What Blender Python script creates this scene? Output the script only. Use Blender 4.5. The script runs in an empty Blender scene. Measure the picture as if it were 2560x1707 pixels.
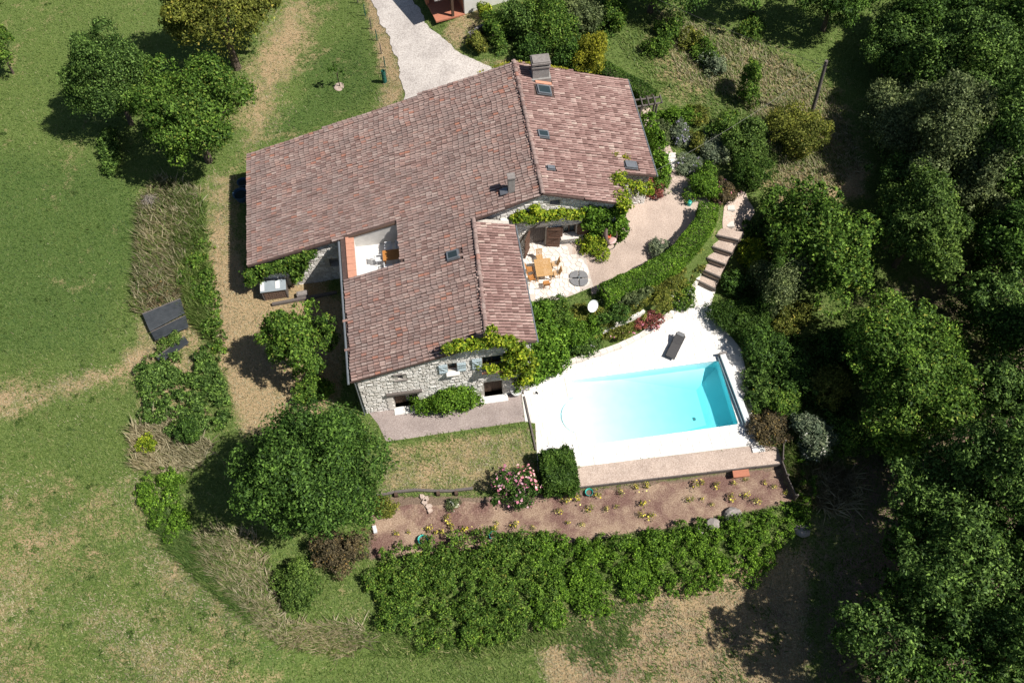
import bpy, bmesh, math, random
import numpy as np
from mathutils import Vector
R = math.radians
rng = np.random.default_rng(7)
random.seed(7)
scene = bpy.context.scene
COL = scene.collection

# ------------------------------------------------------------------ camera, sky, sun, exposure
YAW, PITCH, CAMH, FPX = 8.7, 59.5, 53.0, 2250.0
cam = bpy.data.cameras.new('camera')
cam.sensor_width = 36.0
cam.lens = FPX / 2560 * 36.0
cam.clip_start = 1.0
cam.clip_end = 2000
camo = bpy.data.objects.new('camera', cam)
COL.objects.link(camo)
camo.location = (0, 0, CAMH)
camo.rotation_euler = (R(90 - PITCH), 0, R(-YAW))
scene.camera = camo

SUN_EL = 54.0
SX, SY = 0.889, -0.459          # horizontal direction towards the sun
w = bpy.data.worlds.new('World')
scene.world = w
w.use_nodes = True
nt = w.node_tree
bg = nt.nodes['Background']
sky = nt.nodes.new('ShaderNodeTexSky')
sky.sky_type = 'NISHITA'
sky.sun_disc = False
sky.sun_elevation = R(SUN_EL)
sky.sun_rotation = math.atan2(SX, SY)
nt.links.new(sky.outputs[0], bg.inputs[0])
bg.inputs[1].default_value = 0.05
sl = bpy.data.lights.new('sun', 'SUN')
sl.energy = 4.8
sl.angle = R(0.53)
sl.color = (1.0, 0.955, 0.89)
so = bpy.data.objects.new('sun', sl)
COL.objects.link(so)
sv = Vector((SX * math.cos(R(SUN_EL)), SY * math.cos(R(SUN_EL)), math.sin(R(SUN_EL))))
so.rotation_euler = (-sv).to_track_quat('-Z', 'Y').to_euler()
so.location = (40, -20, 60)
scene.view_settings.view_transform = 'Standard'
scene.view_settings.look = 'None'
scene.view_settings.exposure = 0.36
scene.view_settings.gamma = 1.0
try:
    scene.cycles.max_bounces = 6
    scene.cycles.diffuse_bounces = 2
    scene.cycles.transmission_bounces = 4
    scene.cycles.transparent_max_bounces = 6
    scene.cycles.volume_bounces = 0
except Exception:
    pass

# ------------------------------------------------------------------ pixel <-> place helpers (photo is 2560 x 1707)
_t = R(PITCH); _a = R(YAW)
def _rot(v):  # camera frame (x right, y away) to world
    return np.array([v[0] * math.cos(_a) + v[1] * math.sin(_a), -v[0] * math.sin(_a) + v[1] * math.cos(_a), v[2]])
RIGHT = _rot((1, 0, 0)); FWD = _rot((0, math.cos(_t), -math.sin(_t))); UP = _rot((0, math.sin(_t), math.cos(_t)))
CAM = np.array([0, 0, CAMH])
def ray(px, py):
    return FWD + (px - 1280) / FPX * RIGHT - (py - 853.5) / FPX * UP
def P(px, py, z=0.0):
    d = ray(px, py)
    return CAM + d * ((z - CAMH) / d[2])
def WV(px, py, v0):       # on the wall plane y = v0
    d = ray(px, py)
    p = CAM + d * (v0 / d[1])
    return p[0], p[2]
def proj(p):
    v = np.asarray(p, float) - CAM
    f = v @ FWD
    return np.stack([1280 + FPX * (v @ RIGHT) / f, 853.5 - FPX * (v @ UP) / f], -1)
def ppm(p):               # photo pixels per metre at a place
    return FPX / float((np.asarray(p) - CAM) @ FWD)
def S(x):
    x = np.clip(x, 0, 1)
    return x * x * (3 - 2 * x)
FU = [-40, 5, 8, 13, 16, 18.5, 20, 22, 30, 80]
FV = [28, 28, 28.9, 29.8, 31.2, 33.4, 33.4, 33.6, 30, 26]
TU = [-40, 5, 10.8, 13.9, 17, 19.8, 23, 30, 80]
TV = [31, 31.4, 31.2, 32.2, 34.0, 36.8, 40, 40, 40]
PZ = 2.8
POOL = (8.1, 18.3, 22.45, 27.3)
def height(u, v, pool=False):
    u = np.asarray(u, float); v = np.asarray(v, float)
    vf = np.interp(u, FU, FV); vt = np.interp(u, TU, TV)
    h = PZ * S((u + 9) / 17) * S((v - vf) / (vt - vf))
    k = S((u + 15) / 6)
    h = h - k * (0.5 * S((20.0 - v) / 0.7) + 1.3 * S((15.8 - v) / 4.5))
    h = h - 0.045 * np.maximum(0, -14 - u)
    if pool:
        ins = (u > 6.2) & (u < 18.7) & (v > 22.0) & (v < 27.7)
        h = np.where(ins, -3.2, h)
    return h
def H(u, v):
    return float(height(u, v))
def G(px, py, dz=0.0):    # the ground place seen at a pixel (dz above the ground)
    z = 0.0
    for _ in range(40):
        p = P(px, py, z + dz)
        z = 0.5 * z + 0.5 * H(p[0], p[1])
    p = P(px, py, z + dz)
    return np.array([p[0], p[1], H(p[0], p[1])])

# ------------------------------------------------------------------ materials
MATS = {}
def newmat(name):
    m = bpy.data.materials.new(name)
    m.use_nodes = True
    MATS[name] = m
    return m, m.node_tree.nodes, m.node_tree.links
def bsdf(n):
    return n['Principled BSDF']
def noise(n, l, scale, detail=4, rough=0.55, vec=None):
    t = n.new('ShaderNodeTexNoise')
    t.inputs['Scale'].default_value = scale
    t.inputs['Detail'].default_value = detail
    t.inputs['Roughness'].default_value = rough
    if vec is not None:
        l.new(vec, t.inputs['Vector'])
    return t.outputs[0]
def ramp(n, l, src, stops):
    r = n.new('ShaderNodeValToRGB')
    e = r.color_ramp.elements
    while len(e) < len(stops):
        e.new(0.5)
    for i, (p, c) in enumerate(stops):
        e[i].position = p
        e[i].color = (*c, 1) if len(c) == 3 else c
    l.new(src, r.inputs[0])
    return r.outputs[0]
def mix(n, l, fac, a, b, typ='MIX'):
    m = n.new('ShaderNodeMix')
    m.data_type = 'RGBA'
    m.blend_type = typ
    for sock, val in ((m.inputs[0], fac), (m.inputs[6], a), (m.inputs[7], b)):
        if hasattr(val, 'is_linked') or hasattr(val, 'links'):
            l.new(val, sock)
        elif isinstance(val, (int, float)):
            sock.default_value = val
        else:
            sock.default_value = (*val, 1)
    return m.outputs[2]
def math_n(n, l, op, a, b=None):
    m = n.new('ShaderNodeMath')
    m.operation = op
    for s, v in ((m.inputs[0], a), (m.inputs[1], b)):
        if v is None:
            continue
        if isinstance(v, (int, float)):
            s.default_value = v
        else:
            l.new(v, s)
    return m.outputs[0]
def geo_pos(n):
    return n.new('ShaderNodeNewGeometry').outputs['Position']
def bump(n, l, src, strength, dist, target):
    b = n.new('ShaderNodeBump')
    b.inputs['Strength'].default_value = strength
    b.inputs['Distance'].default_value = dist
    l.new(src, b.inputs['Height'])
    l.new(b.outputs[0], target.inputs['Normal'])
def attr(n, name, out='Fac'):
    a = n.new('ShaderNodeAttribute')
    a.attribute_name = name
    return a.outputs[out]
def plain(name, c1, c2=None, scale=6, rough=0.75, metal=0.0, bmp=0.0, detail=5):
    m, n, l = newmat(name)
    b = bsdf(n)
    b.inputs['Roughness'].default_value = rough
    b.inputs['Metallic'].default_value = metal
    b.inputs['Specular IOR Level'].default_value = 0.3
    p = geo_pos(n)
    f = noise(n, l, scale, detail, 0.6, p)
    l.new(ramp(n, l, f, [(0.3, c1), (0.7, c2 or [x * 0.8 for x in c1])]), b.inputs['Base Color'])
    if bmp:
        bump(n, l, noise(n, l, scale * 4, 4, 0.6, p), bmp, 0.02, b)
    return m
def pieces(name, cols, rough=0.8, bmp=0.3, nscale=14, dirt=None):
    """material for tiles, stones and slabs: one colour for each piece (face attribute rnd + object random)"""
    m, n, l = newmat(name)
    b = bsdf(n)
    b.inputs['Roughness'].default_value = rough
    b.inputs['Specular IOR Level'].default_value = 0.25
    oi = n.new('ShaderNodeObjectInfo').outputs['Random']
    f = math_n(n, l, 'FRACT', math_n(n, l, 'ADD', attr(n, 'rnd'), oi))
    c = ramp(n, l, f, cols)
    p = geo_pos(n)
    c = mix(n, l, 0.8, c, ramp(n, l, noise(n, l, nscale, 6, 0.65, p), [(0.3, (0.62, 0.62, 0.62)), (0.65, (1.12, 1.1, 1.08))]), 'MULTIPLY')
    if dirt:
        k = ramp(n, l, noise(n, l, 0.7, 6, 0.7, p), [(0.45, (0, 0, 0)), (0.62, (1, 1, 1))])
        c = mix(n, l, math_n(n, l, 'MULTIPLY', k, 0.55), c, dirt)
    l.new(c, b.inputs['Base Color'])
    if bmp:
        bump(n, l, noise(n, l, nscale * 2, 5, 0.6, p), bmp, 0.02, b)
    return m
def leafmat(name, dark, mid, light, trans=0.12, odd=None):
    grass = name.startswith('grass')
    m, n, l = newmat(name)
    n.remove(bsdf(n))
    out = [x for x in n if x.type == 'OUTPUT_MATERIAL'][0]
    f = attr(n, 'rnd')
    c = ramp(n, l, f, [(0.0, dark), (0.5, mid), (0.93, light), (1.0, odd or light)])
    k = attr(n, 'clump')
    c = mix(n, l, 1.0, c, ramp(n, l, k, [(0.0, (0.8, 0.84, 0.8)), (0.5, (1, 1, 1)), (1.0, (1.12, 1.1, 1.05))] if grass else [(0.0, (0.6, 0.66, 0.64)), (0.5, (1, 1, 1)), (1.0, (1.34, 1.32, 1.05))]), 'MULTIPLY')
    d = n.new('ShaderNodeBsdfDiffuse')
    t = n.new('ShaderNodeBsdfTranslucent')
    g = n.new('ShaderNodeBsdfGlossy')
    g.inputs['Roughness'].default_value = 0.5
    g.inputs['Color'].default_value = (0.9, 0.95, 1, 1)
    l.new(c, d.inputs[0]); l.new(c, t.inputs[0])
    a = n.new('ShaderNodeMixShader'); a.inputs[0].default_value = trans
    l.new(d.outputs[0], a.inputs[1]); l.new(t.outputs[0], a.inputs[2])
    e = n.new('ShaderNodeMixShader'); e.inputs[0].default_value = 0.006
    l.new(a.outputs[0], e.inputs[1]); l.new(g.outputs[0], e.inputs[2])
    l.new(e.outputs[0], out.inputs[0])
    return m

# foliage
leafmat('leaf_dark', (0.017, 0.039, 0.008), (0.040, 0.086, 0.016), (0.126, 0.225, 0.045))
leafmat('leaf_oak', (0.021, 0.047, 0.010), (0.053, 0.102, 0.021), (0.198, 0.315, 0.076))
leafmat('leaf_grey', (0.041, 0.059, 0.022), (0.095, 0.128, 0.048), (0.260, 0.308, 0.136))
leafmat('leaf_mid', (0.027, 0.059, 0.009), (0.065, 0.129, 0.019), (0.201, 0.323, 0.056), odd=(0.252, 0.258, 0.050))
leafmat('leaf_bright', (0.031, 0.063, 0.011), (0.072, 0.127, 0.024), (0.197, 0.291, 0.069))
leafmat('leaf_olive', (0.067, 0.082, 0.015), (0.134, 0.155, 0.028), (0.240, 0.254, 0.055), odd=(0.357, 0.278, 0.065))
leafmat('leaf_yellow', (0.100, 0.118, 0.012), (0.220, 0.226, 0.020), (0.380, 0.355, 0.040))
leafmat('leaf_vine', (0.072, 0.135, 0.012), (0.172, 0.254, 0.022), (0.429, 0.463, 0.045))
leafmat('leaf_silver', (0.078, 0.111, 0.064), (0.156, 0.195, 0.117), (0.286, 0.325, 0.211))
leafmat('leaf_brown', (0.055, 0.045, 0.026), (0.11, 0.088, 0.05), (0.2, 0.155, 0.085), odd=(0.35, 0.22, 0.06))
leafmat('leaf_red', (0.084, 0.036, 0.027), (0.204, 0.066, 0.054), (0.360, 0.120, 0.097), odd=(0.480, 0.144, 0.194))
leafmat('leaf_hedge', (0.032, 0.074, 0.008), (0.074, 0.152, 0.015), (0.209, 0.353, 0.045))
leafmat('leaf_yew', (0.018, 0.043, 0.007), (0.042, 0.085, 0.013), (0.114, 0.192, 0.040))
leafmat('grass_green', (0.08, 0.135, 0.03), (0.145, 0.215, 0.05), (0.26, 0.32, 0.1), 0.4, odd=(0.42, 0.38, 0.2))
leafmat('grass_lush', (0.06, 0.115, 0.026), (0.105, 0.175, 0.042), (0.19, 0.25, 0.075), 0.4)
leafmat('grass_dry', (0.26, 0.225, 0.125), (0.42, 0.37, 0.23), (0.58, 0.52, 0.35), 0.45, odd=(0.24, 0.27, 0.09))
leafmat('flower_yellow', (0.5, 0.4, 0.04), (0.7, 0.6, 0.1), (0.85, 0.8, 0.3), 0.2)
leafmat('flower_pink', (0.5, 0.15, 0.24), (0.75, 0.3, 0.42), (0.9, 0.6, 0.68), 0.2)
leafmat('flower_lilac', (0.2, 0.17, 0.3), (0.32, 0.28, 0.45), (0.5, 0.46, 0.6), 0.2)
leafmat('flower_white', (0.6, 0.58, 0.5), (0.75, 0.72, 0.65), (0.85, 0.82, 0.78), 0.2)
plain('bark', (0.16, 0.12, 0.09), (0.07, 0.055, 0.045), 8, 0.9, bmp=0.5)
plain('bark_pale', (0.3, 0.27, 0.23), (0.14, 0.12, 0.1), 8, 0.9, bmp=0.5)
# building
TILE = [(0.0, (0.223, 0.142, 0.124)), (0.16, (0.301, 0.198, 0.174)), (0.34, (0.380, 0.261, 0.229)), (0.5, (0.332, 0.242, 0.215)),
        (0.62, (0.420, 0.303, 0.267)), (0.76, (0.303, 0.217, 0.195)), (0.88, (0.461, 0.357, 0.317)), (0.965, (0.384, 0.191, 0.146)), (1.0, (0.440, 0.206, 0.143))]
pieces('roof_tile', TILE, 0.85, 0.4, 11, dirt=(0.23, 0.18, 0.165))
TILE2 = [(0.0, (0.213, 0.128, 0.112)), (0.3, (0.320, 0.199, 0.176)), (0.6, (0.389, 0.254, 0.225)), (0.85, (0.448, 0.309, 0.273)), (0.96, (0.508, 0.373, 0.328)), (1.0, (0.589, 0.472, 0.400))]
pieces('roof_tile_pink', TILE2, 0.85, 0.4, 11, dirt=(0.23, 0.13, 0.115))
plain('roof_deck', (0.13, 0.085, 0.07), (0.08, 0.05, 0.045), 5, 0.9)
pieces('wall_stone', [(0, (0.52, 0.49, 0.45)), (0.35, (0.68, 0.65, 0.6)), (0.7, (0.78, 0.75, 0.71)), (1, (0.84, 0.82, 0.78))], 0.9, 0.5, 16)
plain('wall_mortar', (0.6, 0.56, 0.5), (0.42, 0.38, 0.34), 9, 0.95, bmp=0.5)
plain('white_render', (0.8, 0.78, 0.74), (0.7, 0.68, 0.63), 3, 0.85, bmp=0.15)
plain('terrace_tile_white', (0.74, 0.72, 0.69), (0.68, 0.66, 0.63), 2, 0.6)
plain('terrace_render', (0.6, 0.58, 0.55), (0.5, 0.48, 0.45), 3, 0.85)
plain('terracotta', (0.6, 0.3, 0.2), (0.5, 0.24, 0.16), 5, 0.8, bmp=0.2)
plain('brick_paver', (0.5, 0.2, 0.12), (0.4, 0.16, 0.1), 6, 0.85, bmp=0.2)
plain('chimney_render', (0.36, 0.34, 0.32), (0.24, 0.225, 0.21), 4, 0.9, bmp=0.4)
plain('lichen', (0.45, 0.34, 0.03), (0.32, 0.25, 0.03), 12, 0.9)
plain('zinc', (0.3, 0.31, 0.33), (0.22, 0.23, 0.25), 3, 0.45, 0.6)
plain('grey_frame', (0.2, 0.22, 0.24), (0.16, 0.18, 0.2), 4, 0.5, 0.3)
plain('metal_sheet', (0.42, 0.47, 0.5), (0.33, 0.38, 0.41), 2, 0.5, 0.3)
plain('timber_dark', (0.12, 0.075, 0.05), (0.07, 0.045, 0.032), 14, 0.8, bmp=0.3)
plain('timber_grey', (0.17, 0.145, 0.13), (0.1, 0.085, 0.078), 12, 0.85, bmp=0.4)
plain('shutter_brown', (0.15, 0.082, 0.055), (0.1, 0.055, 0.038), 10, 0.7)
plain('shutter_blue', (0.55, 0.64, 0.68), (0.48, 0.57, 0.62), 6, 0.6)
plain('teak', (0.56, 0.34, 0.15), (0.46, 0.27, 0.11), 8, 0.55)
plain('teak_orange', (0.52, 0.23, 0.06), (0.42, 0.17, 0.045), 8, 0.55)
plain('white_plastic', (0.75, 0.75, 0.74), (0.68, 0.68, 0.68), 4, 0.4)
plain('grey_concrete', (0.24, 0.24, 0.245), (0.17, 0.17, 0.175), 12, 0.8, bmp=0.3)
plain('black_metal', (0.03, 0.03, 0.032), (0.02, 0.02, 0.022), 6, 0.5)
plain('lounger_fabric', (0.085, 0.082, 0.082), (0.06, 0.058, 0.058), 10, 0.8)
plain('wicker', (0.22, 0.16, 0.14), (0.12, 0.085, 0.075), 40, 0.8, bmp=0.5)
plain('cushion_red', (0.55, 0.13, 0.06), (0.45, 0.1, 0.05), 6, 0.9)
plain('cushion_pink', (0.72, 0.5, 0.46), (0.62, 0.42, 0.4), 6, 0.9)
plain('green_plastic', (0.02, 0.12, 0.09), (0.015, 0.09, 0.07), 6, 0.5)
plain('teal_plastic', (0.03, 0.42, 0.36), (0.03, 0.36, 0.3), 6, 0.4)
plain('blue_plastic', (0.05, 0.1, 0.17), (0.04, 0.08, 0.13), 4, 0.4)
plain('corrugated', (0.055, 0.062, 0.07), (0.03, 0.036, 0.042), 3, 0.6, bmp=0.2)
plain('fibre_cement', (0.3, 0.27, 0.25), (0.18, 0.16, 0.15), 5, 0.9, bmp=0.3)
plain('boulder', (0.4, 0.36, 0.33), (0.24, 0.21, 0.19), 5, 0.9, bmp=0.6)
plain('log', (0.2, 0.13, 0.09), (0.1, 0.065, 0.05), 9, 0.9, bmp=0.4)
plain('soil', (0.2, 0.12, 0.09), (0.13, 0.08, 0.06), 14, 0.95, bmp=0.5)
plain('cable', (0.06, 0.06, 0.055), (0.05, 0.05, 0.045), 3, 0.6)
plain('cable_pale', (0.35, 0.34, 0.31), (0.3, 0.29, 0.27), 3, 0.6)
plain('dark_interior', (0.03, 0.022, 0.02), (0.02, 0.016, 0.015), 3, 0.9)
plain('cloth', (0.75, 0.75, 0.78), (0.65, 0.65, 0.7), 3, 0.9)
# ground surfaces
pieces('deck_slab', [(0, (0.84, 0.82, 0.78)), (0.5, (0.87, 0.85, 0.81)), (1, (0.9, 0.88, 0.85))], 0.75, 0.15, 8)
plain('deck_joint', (0.76, 0.72, 0.66), (0.7, 0.66, 0.6), 8, 0.9)
pieces('patio_stone', [(0, (0.68, 0.63, 0.57)), (0.5, (0.77, 0.72, 0.66)), (1, (0.84, 0.8, 0.74))], 0.85, 0.3, 9)
plain('patio_joint', (0.56, 0.49, 0.43), (0.47, 0.41, 0.36), 9, 0.95)
def gravel(name, c1, c2, c3, big=0.35, fine=22):
    m, n, l = newmat(name)
    b = bsdf(n); b.inputs['Roughness'].default_value = 0.95; b.inputs['Specular IOR Level'].default_value = 0.15
    p = geo_pos(n)
    c = ramp(n, l, noise(n, l, fine, 3, 0.7, p), [(0.33, c1), (0.5, c2), (0.68, c3)])
    c = mix(n, l, 0.75, c, ramp(n, l, noise(n, l, big, 6, 0.65, p), [(0.36, (0.78, 0.76, 0.75)), (0.58, (1.08, 1.07, 1.05))]), 'MULTIPLY')
    l.new(c, b.inputs['Base Color'])
    bump(n, l, noise(n, l, fine, 3, 0.7, p), 0.6, 0.03, b)
    return m
gravel('drive_gravel', (0.4, 0.355, 0.325), (0.59, 0.54, 0.5), (0.73, 0.685, 0.64), 0.55, 9)
gravel('court_concrete', (0.25, 0.2, 0.185), (0.33, 0.275, 0.255), (0.46, 0.4, 0.375), 0.5, 20)
gravel('pink_gravel', (0.36, 0.27, 0.22), (0.5, 0.4, 0.335), (0.64, 0.53, 0.46), 0.5, 16)
gravel('mulch', (0.14, 0.07, 0.055), (0.27, 0.165, 0.13), (0.44, 0.31, 0.245), 0.6, 14)
def bed_mat():
    m, n, l = newmat('bed_soil')
    b = bsdf(n); b.inputs['Roughness'].default_value = 1.0; b.inputs['Specular IOR Level'].default_value = 0.05
    p = geo_pos(n)
    f = noise(n, l, 13, 4, 0.75, p)
    c1 = ramp(n, l, f, [(0.3, (0.09, 0.045, 0.037)), (0.5, (0.18, 0.105, 0.085)), (0.7, (0.32, 0.21, 0.175))])
    c2 = ramp(n, l, f, [(0.3, (0.2, 0.13, 0.085)), (0.5, (0.34, 0.24, 0.17)), (0.7, (0.52, 0.4, 0.3))])
    c = mix(n, l, ramp(n, l, noise(n, l, 0.45, 6, 0.7, p), [(0.42, (0, 0, 0)), (0.58, (1, 1, 1))]), c1, c2)
    l.new(c, b.inputs['Base Color'])
    bump(n, l, f, 0.8, 0.05, b)
bed_mat()

def ground_mat():
    m, n, l = newmat('ground')
    b = bsdf(n); b.inputs['Roughness'].default_value = 1.0; b.inputs['Specular IOR Level'].default_value = 0.05
    p = geo_pos(n)
    z = attr(n, 'zone', 'Color')
    sep = n.new('ShaderNodeSeparateColor'); l.new(z, sep.inputs[0])
    dry, soil, lush = sep.outputs[0], sep.outputs[1], sep.outputs[2]
    fine = noise(n, l, 9, 6, 0.75, p)
    med = noise(n, l, 1.1, 7, 0.7, p)
    g = ramp(n, l, fine, [(0.3, (0.072, 0.115, 0.027)), (0.5, (0.128, 0.185, 0.047)), (0.7, (0.22, 0.265, 0.095))])
    g2 = ramp(n, l, fine, [(0.3, (0.05, 0.09, 0.022)), (0.5, (0.085, 0.145, 0.036)), (0.7, (0.15, 0.2, 0.065))])
    g = mix(n, l, lush, g, g2)
    d = ramp(n, l, fine, [(0.3, (0.27, 0.19, 0.095)), (0.5, (0.42, 0.305, 0.17)), (0.7, (0.55, 0.42, 0.265))])
    big = noise(n, l, 0.16, 5, 0.6, p)
    k = math_n(n, l, 'ADD', math_n(n, l, 'ADD', math_n(n, l, 'MULTIPLY', dry, 1.15), math_n(n, l, 'MULTIPLY', math_n(n, l, 'SUBTRACT', big, 0.53), 1.6)), math_n(n, l, 'MULTIPLY', math_n(n, l, 'SUBTRACT', med, 0.5), 2.2))
    k = math_n(n, l, 'ADD', k, math_n(n, l, 'MULTIPLY', math_n(n, l, 'SUBTRACT', fine, 0.5), 1.2))
    kk = ramp(n, l, k, [(0.25, (0, 0, 0)), (0.85, (1, 1, 1))])
    c = mix(n, l, kk, g, d)
    s = ramp(n, l, noise(n, l, 12, 5, 0.7, p), [(0.3, (0.12, 0.085, 0.06)), (0.5, (0.23, 0.165, 0.12)), (0.7, (0.36, 0.27, 0.2))])
    ks = math_n(n, l, 'ADD', soil, math_n(n, l, 'MULTIPLY', math_n(n, l, 'SUBTRACT', med, 0.5), 1.5))
    c = mix(n, l, ramp(n, l, ks, [(0.3, (0, 0, 0)), (0.7, (1, 1, 1))]), c, s)
    l.new(c, b.inputs['Base Color'])
    bump(n, l, fine, 1.0, 0.12, b)
    return m
ground_mat()

def water_mat():
    m, n, l = newmat('pool_water')
    n.remove(bsdf(n))
    out = [x for x in n if x.type == 'OUTPUT_MATERIAL'][0]
    t = n.new('ShaderNodeBsdfTransparent')
    g = n.new('ShaderNodeBsdfGlossy'); g.inputs['Roughness'].default_value = 0.05
    lw = n.new('ShaderNodeFresnel'); lw.inputs['IOR'].default_value = 1.33
    p = geo_pos(n)
    bu = n.new('ShaderNodeBump'); bu.inputs['Strength'].default_value = 0.15; bu.inputs['Distance'].default_value = 0.03
    l.new(noise(n, l, 2.2, 3, 0.5, p), bu.inputs['Height'])
    l.new(bu.outputs[0], g.inputs['Normal']); l.new(bu.outputs[0], lw.inputs['Normal'])
    x = n.new('ShaderNodeMixShader')
    l.new(lw.outputs[0], x.inputs[0]); l.new(t.outputs[0], x.inputs[1]); l.new(g.outputs[0], x.inputs[2])
    l.new(x.outputs[0], out.inputs['Surface'])
    v = n.new('ShaderNodeVolumeAbsorption')
    v.inputs['Color'].default_value = (0.0, 0.93, 0.985, 1)
    v.inputs['Density'].default_value = 0.42
    l.new(v.outputs[0], out.inputs['Volume'])
water_mat()
def liner_mat():
    m, n, l = newmat('pool_liner')
    b = bsdf(n); b.inputs['Roughness'].default_value = 0.6
    p = geo_pos(n)
    l.new(ramp(n, l, noise(n, l, 1.5, 3, 0.5, p), [(0.3, (0.74, 0.84, 0.86)), (0.7, (0.8, 0.88, 0.9))]), b.inputs['Base Color'])
liner_mat()
def glass_mat():
    m, n, l = newmat('window_glass')
    b = bsdf(n); b.inputs['Base Color'].default_value = (0.03, 0.045, 0.05, 1)
    b.inputs['Roughness'].default_value = 0.08; b.inputs['Specular IOR Level'].default_value = 0.6
glass_mat()

# ------------------------------------------------------------------ mesh helpers
def tag(o, label=None, cat=None, group=None, kind=None):
    if label: o['label'] = label
    if cat: o['category'] = cat
    if group: o['group'] = group
    if kind: o['kind'] = kind
    return o
def empty(name, loc, label=None, cat=None, group=None, rz=0.0):
    o = bpy.data.objects.new(name, None)
    COL.objects.link(o)
    o.location = loc
    o.rotation_euler = (0, 0, rz)
    o.empty_display_size = 0.3
    return tag(o, label, cat, group)
def link_mesh(name, me, mat=None, parent=None, loc=None):
    o = bpy.data.objects.new(name, me)
    COL.objects.link(o)
    if mat:
        if not me.materials:
            me.materials.append(MATS[mat])
    if parent is not None:
        o.parent = parent
    if loc is not None:
        o.location = loc
    return o
class MB:
    """collects shapes and links them as one mesh"""
    def __init__(s):
        s.v = []; s.f = []; s.r = []
    def add(s, vs, fs, r=0.0):
        k = len(s.v)
        s.v += [tuple(map(float, p)) for p in vs]
        s.f += [tuple(k + i for i in f) for f in fs]
        s.r += [r] * len(fs)
        return s
    def box(s, c, d, rz=0.0, r=0.0, rx=0.0, ry=0.0):
        from mathutils import Euler
        m = Euler((rx, ry, rz)).to_matrix()
        vs = []
        for z in (-1, 1):
            for x, y in ((-1, -1), (1, -1), (1, 1), (-1, 1)):
                q = m @ Vector((x * d[0] / 2, y * d[1] / 2, z * d[2] / 2))
                vs.append((c[0] + q.x, c[1] + q.y, c[2] + q.z))
        return s.add(vs, [(3, 2, 1, 0), (4, 5, 6, 7), (0, 1, 5, 4), (1, 2, 6, 5), (2, 3, 7, 6), (3, 0, 4, 7)], r)
    def tube(s, pts, rad, seg=6, r=0.0, cap=True):
        pts = [Vector(p) for p in pts]
        if not hasattr(rad, '__len__'):
            rad = [rad] * len(pts)
        vs = []; fs = []
        prev = None
        for i, p in enumerate(pts):
            t = (pts[min(i + 1, len(pts) - 1)] - pts[max(i - 1, 0)]).normalized()
            a = prev if prev is not None else (Vector((0, 0, 1)) if abs(t.z) < 0.9 else Vector((1, 0, 0)))
            x = (a - t * a.dot(t)).normalized(); y = t.cross(x); prev = x
            for k in range(seg):
                an = 2 * math.pi * k / seg
                vs.append(p + (x * math.cos(an) + y * math.sin(an)) * rad[i])
        for i in range(len(pts) - 1):
            for k in range(seg):
                a = i * seg + k; b = i * seg + (k + 1) % seg
                fs.append((a, b, b + seg, a + seg))
        if cap:
            fs.append(tuple(reversed(range(seg)))); fs.append(tuple(range((len(pts) - 1) * seg, len(pts) * seg)))
        return s.add(vs, fs, r)
    def lathe(s, prof, c=(0, 0, 0), seg=20, r=0.0):
        vs = []; fs = []
        for (rad, z) in prof:
            for k in range(seg):
                a = 2 * math.pi * k / seg
                vs.append((c[0] + rad * math.cos(a), c[1] + rad * math.sin(a), c[2] + z))
        for i in range(len(prof) - 1):
            for k in range(seg):
                a = i * seg + k; b = i * seg + (k + 1) % seg
                fs.append((a, b, b + seg, a + seg))
        return s.add(vs, fs, r)
    def prism(s, poly, z0, z1, r=0.0, inset=0.0):
        n = len(poly)
        if inset:
            cx = sum(p[0] for p in poly) / n; cy = sum(p[1] for p in poly) / n
            top = []
            for x, y in poly:
                d = math.hypot(x - cx, y - cy) + 1e-6
                k = max(0.5, 1 - inset / d)
                top.append((cx + (x - cx) * k, cy + (y - cy) * k))
        else:
            top = poly
        vs = [(x, y, z0) for x, y in poly] + [(x, y, z1) for x, y in top]
        fs = [tuple(range(n, 2 * n))] + [(i, (i + 1) % n, n + (i + 1) % n, n + i) for i in range(n)]
        return s.add(vs, fs, r)
    def mesh(s, name, mat=None):
        me = bpy.data.meshes.new(name)
        me.from_pydata(s.v, [], s.f)
        a = me.attributes.new('rnd', 'FLOAT', 'FACE')
        a.data.foreach_set('value', np.array(s.r, np.float32))
        if mat:
            me.materials.append(MATS[mat])
        me.update()
        return me
    def build(s, name, mat, parent=None, loc=None, smooth=False):
        me = s.mesh(name, mat)
        if smooth:
            me.polygons.foreach_set('use_smooth', [True] * len(me.polygons))
        return link_mesh(name, me, None, parent, loc)
def quads_mesh(name, co, rnd, clump, mat, tri=False):
    """co: (n,4,3) or (n,3,3) leaf corners"""
    n, k = co.shape[0], co.shape[1]
    me = bpy.data.meshes.new(name)
    me.vertices.add(n * k)
    me.vertices.foreach_set('co', co.astype(np.float32).ravel())
    me.loops.add(n * k)
    me.loops.foreach_set('vertex_index', np.arange(n * k, dtype=np.int32))
    me.polygons.add(n)
    me.polygons.foreach_set('loop_start', np.arange(0, n * k, k, dtype=np.int32))
    me.update(calc_edges=True)
    for nm, ar in (('rnd', rnd), ('clump', clump)):
        a = me.attributes.new(nm, 'FLOAT', 'FACE')
        a.data.foreach_set('value', ar.astype(np.float32))
    me.materials.append(MATS[mat])
    return me
def unit(a):
    return a / (np.linalg.norm(a, axis=-1, keepdims=True) + 1e-9)
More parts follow.
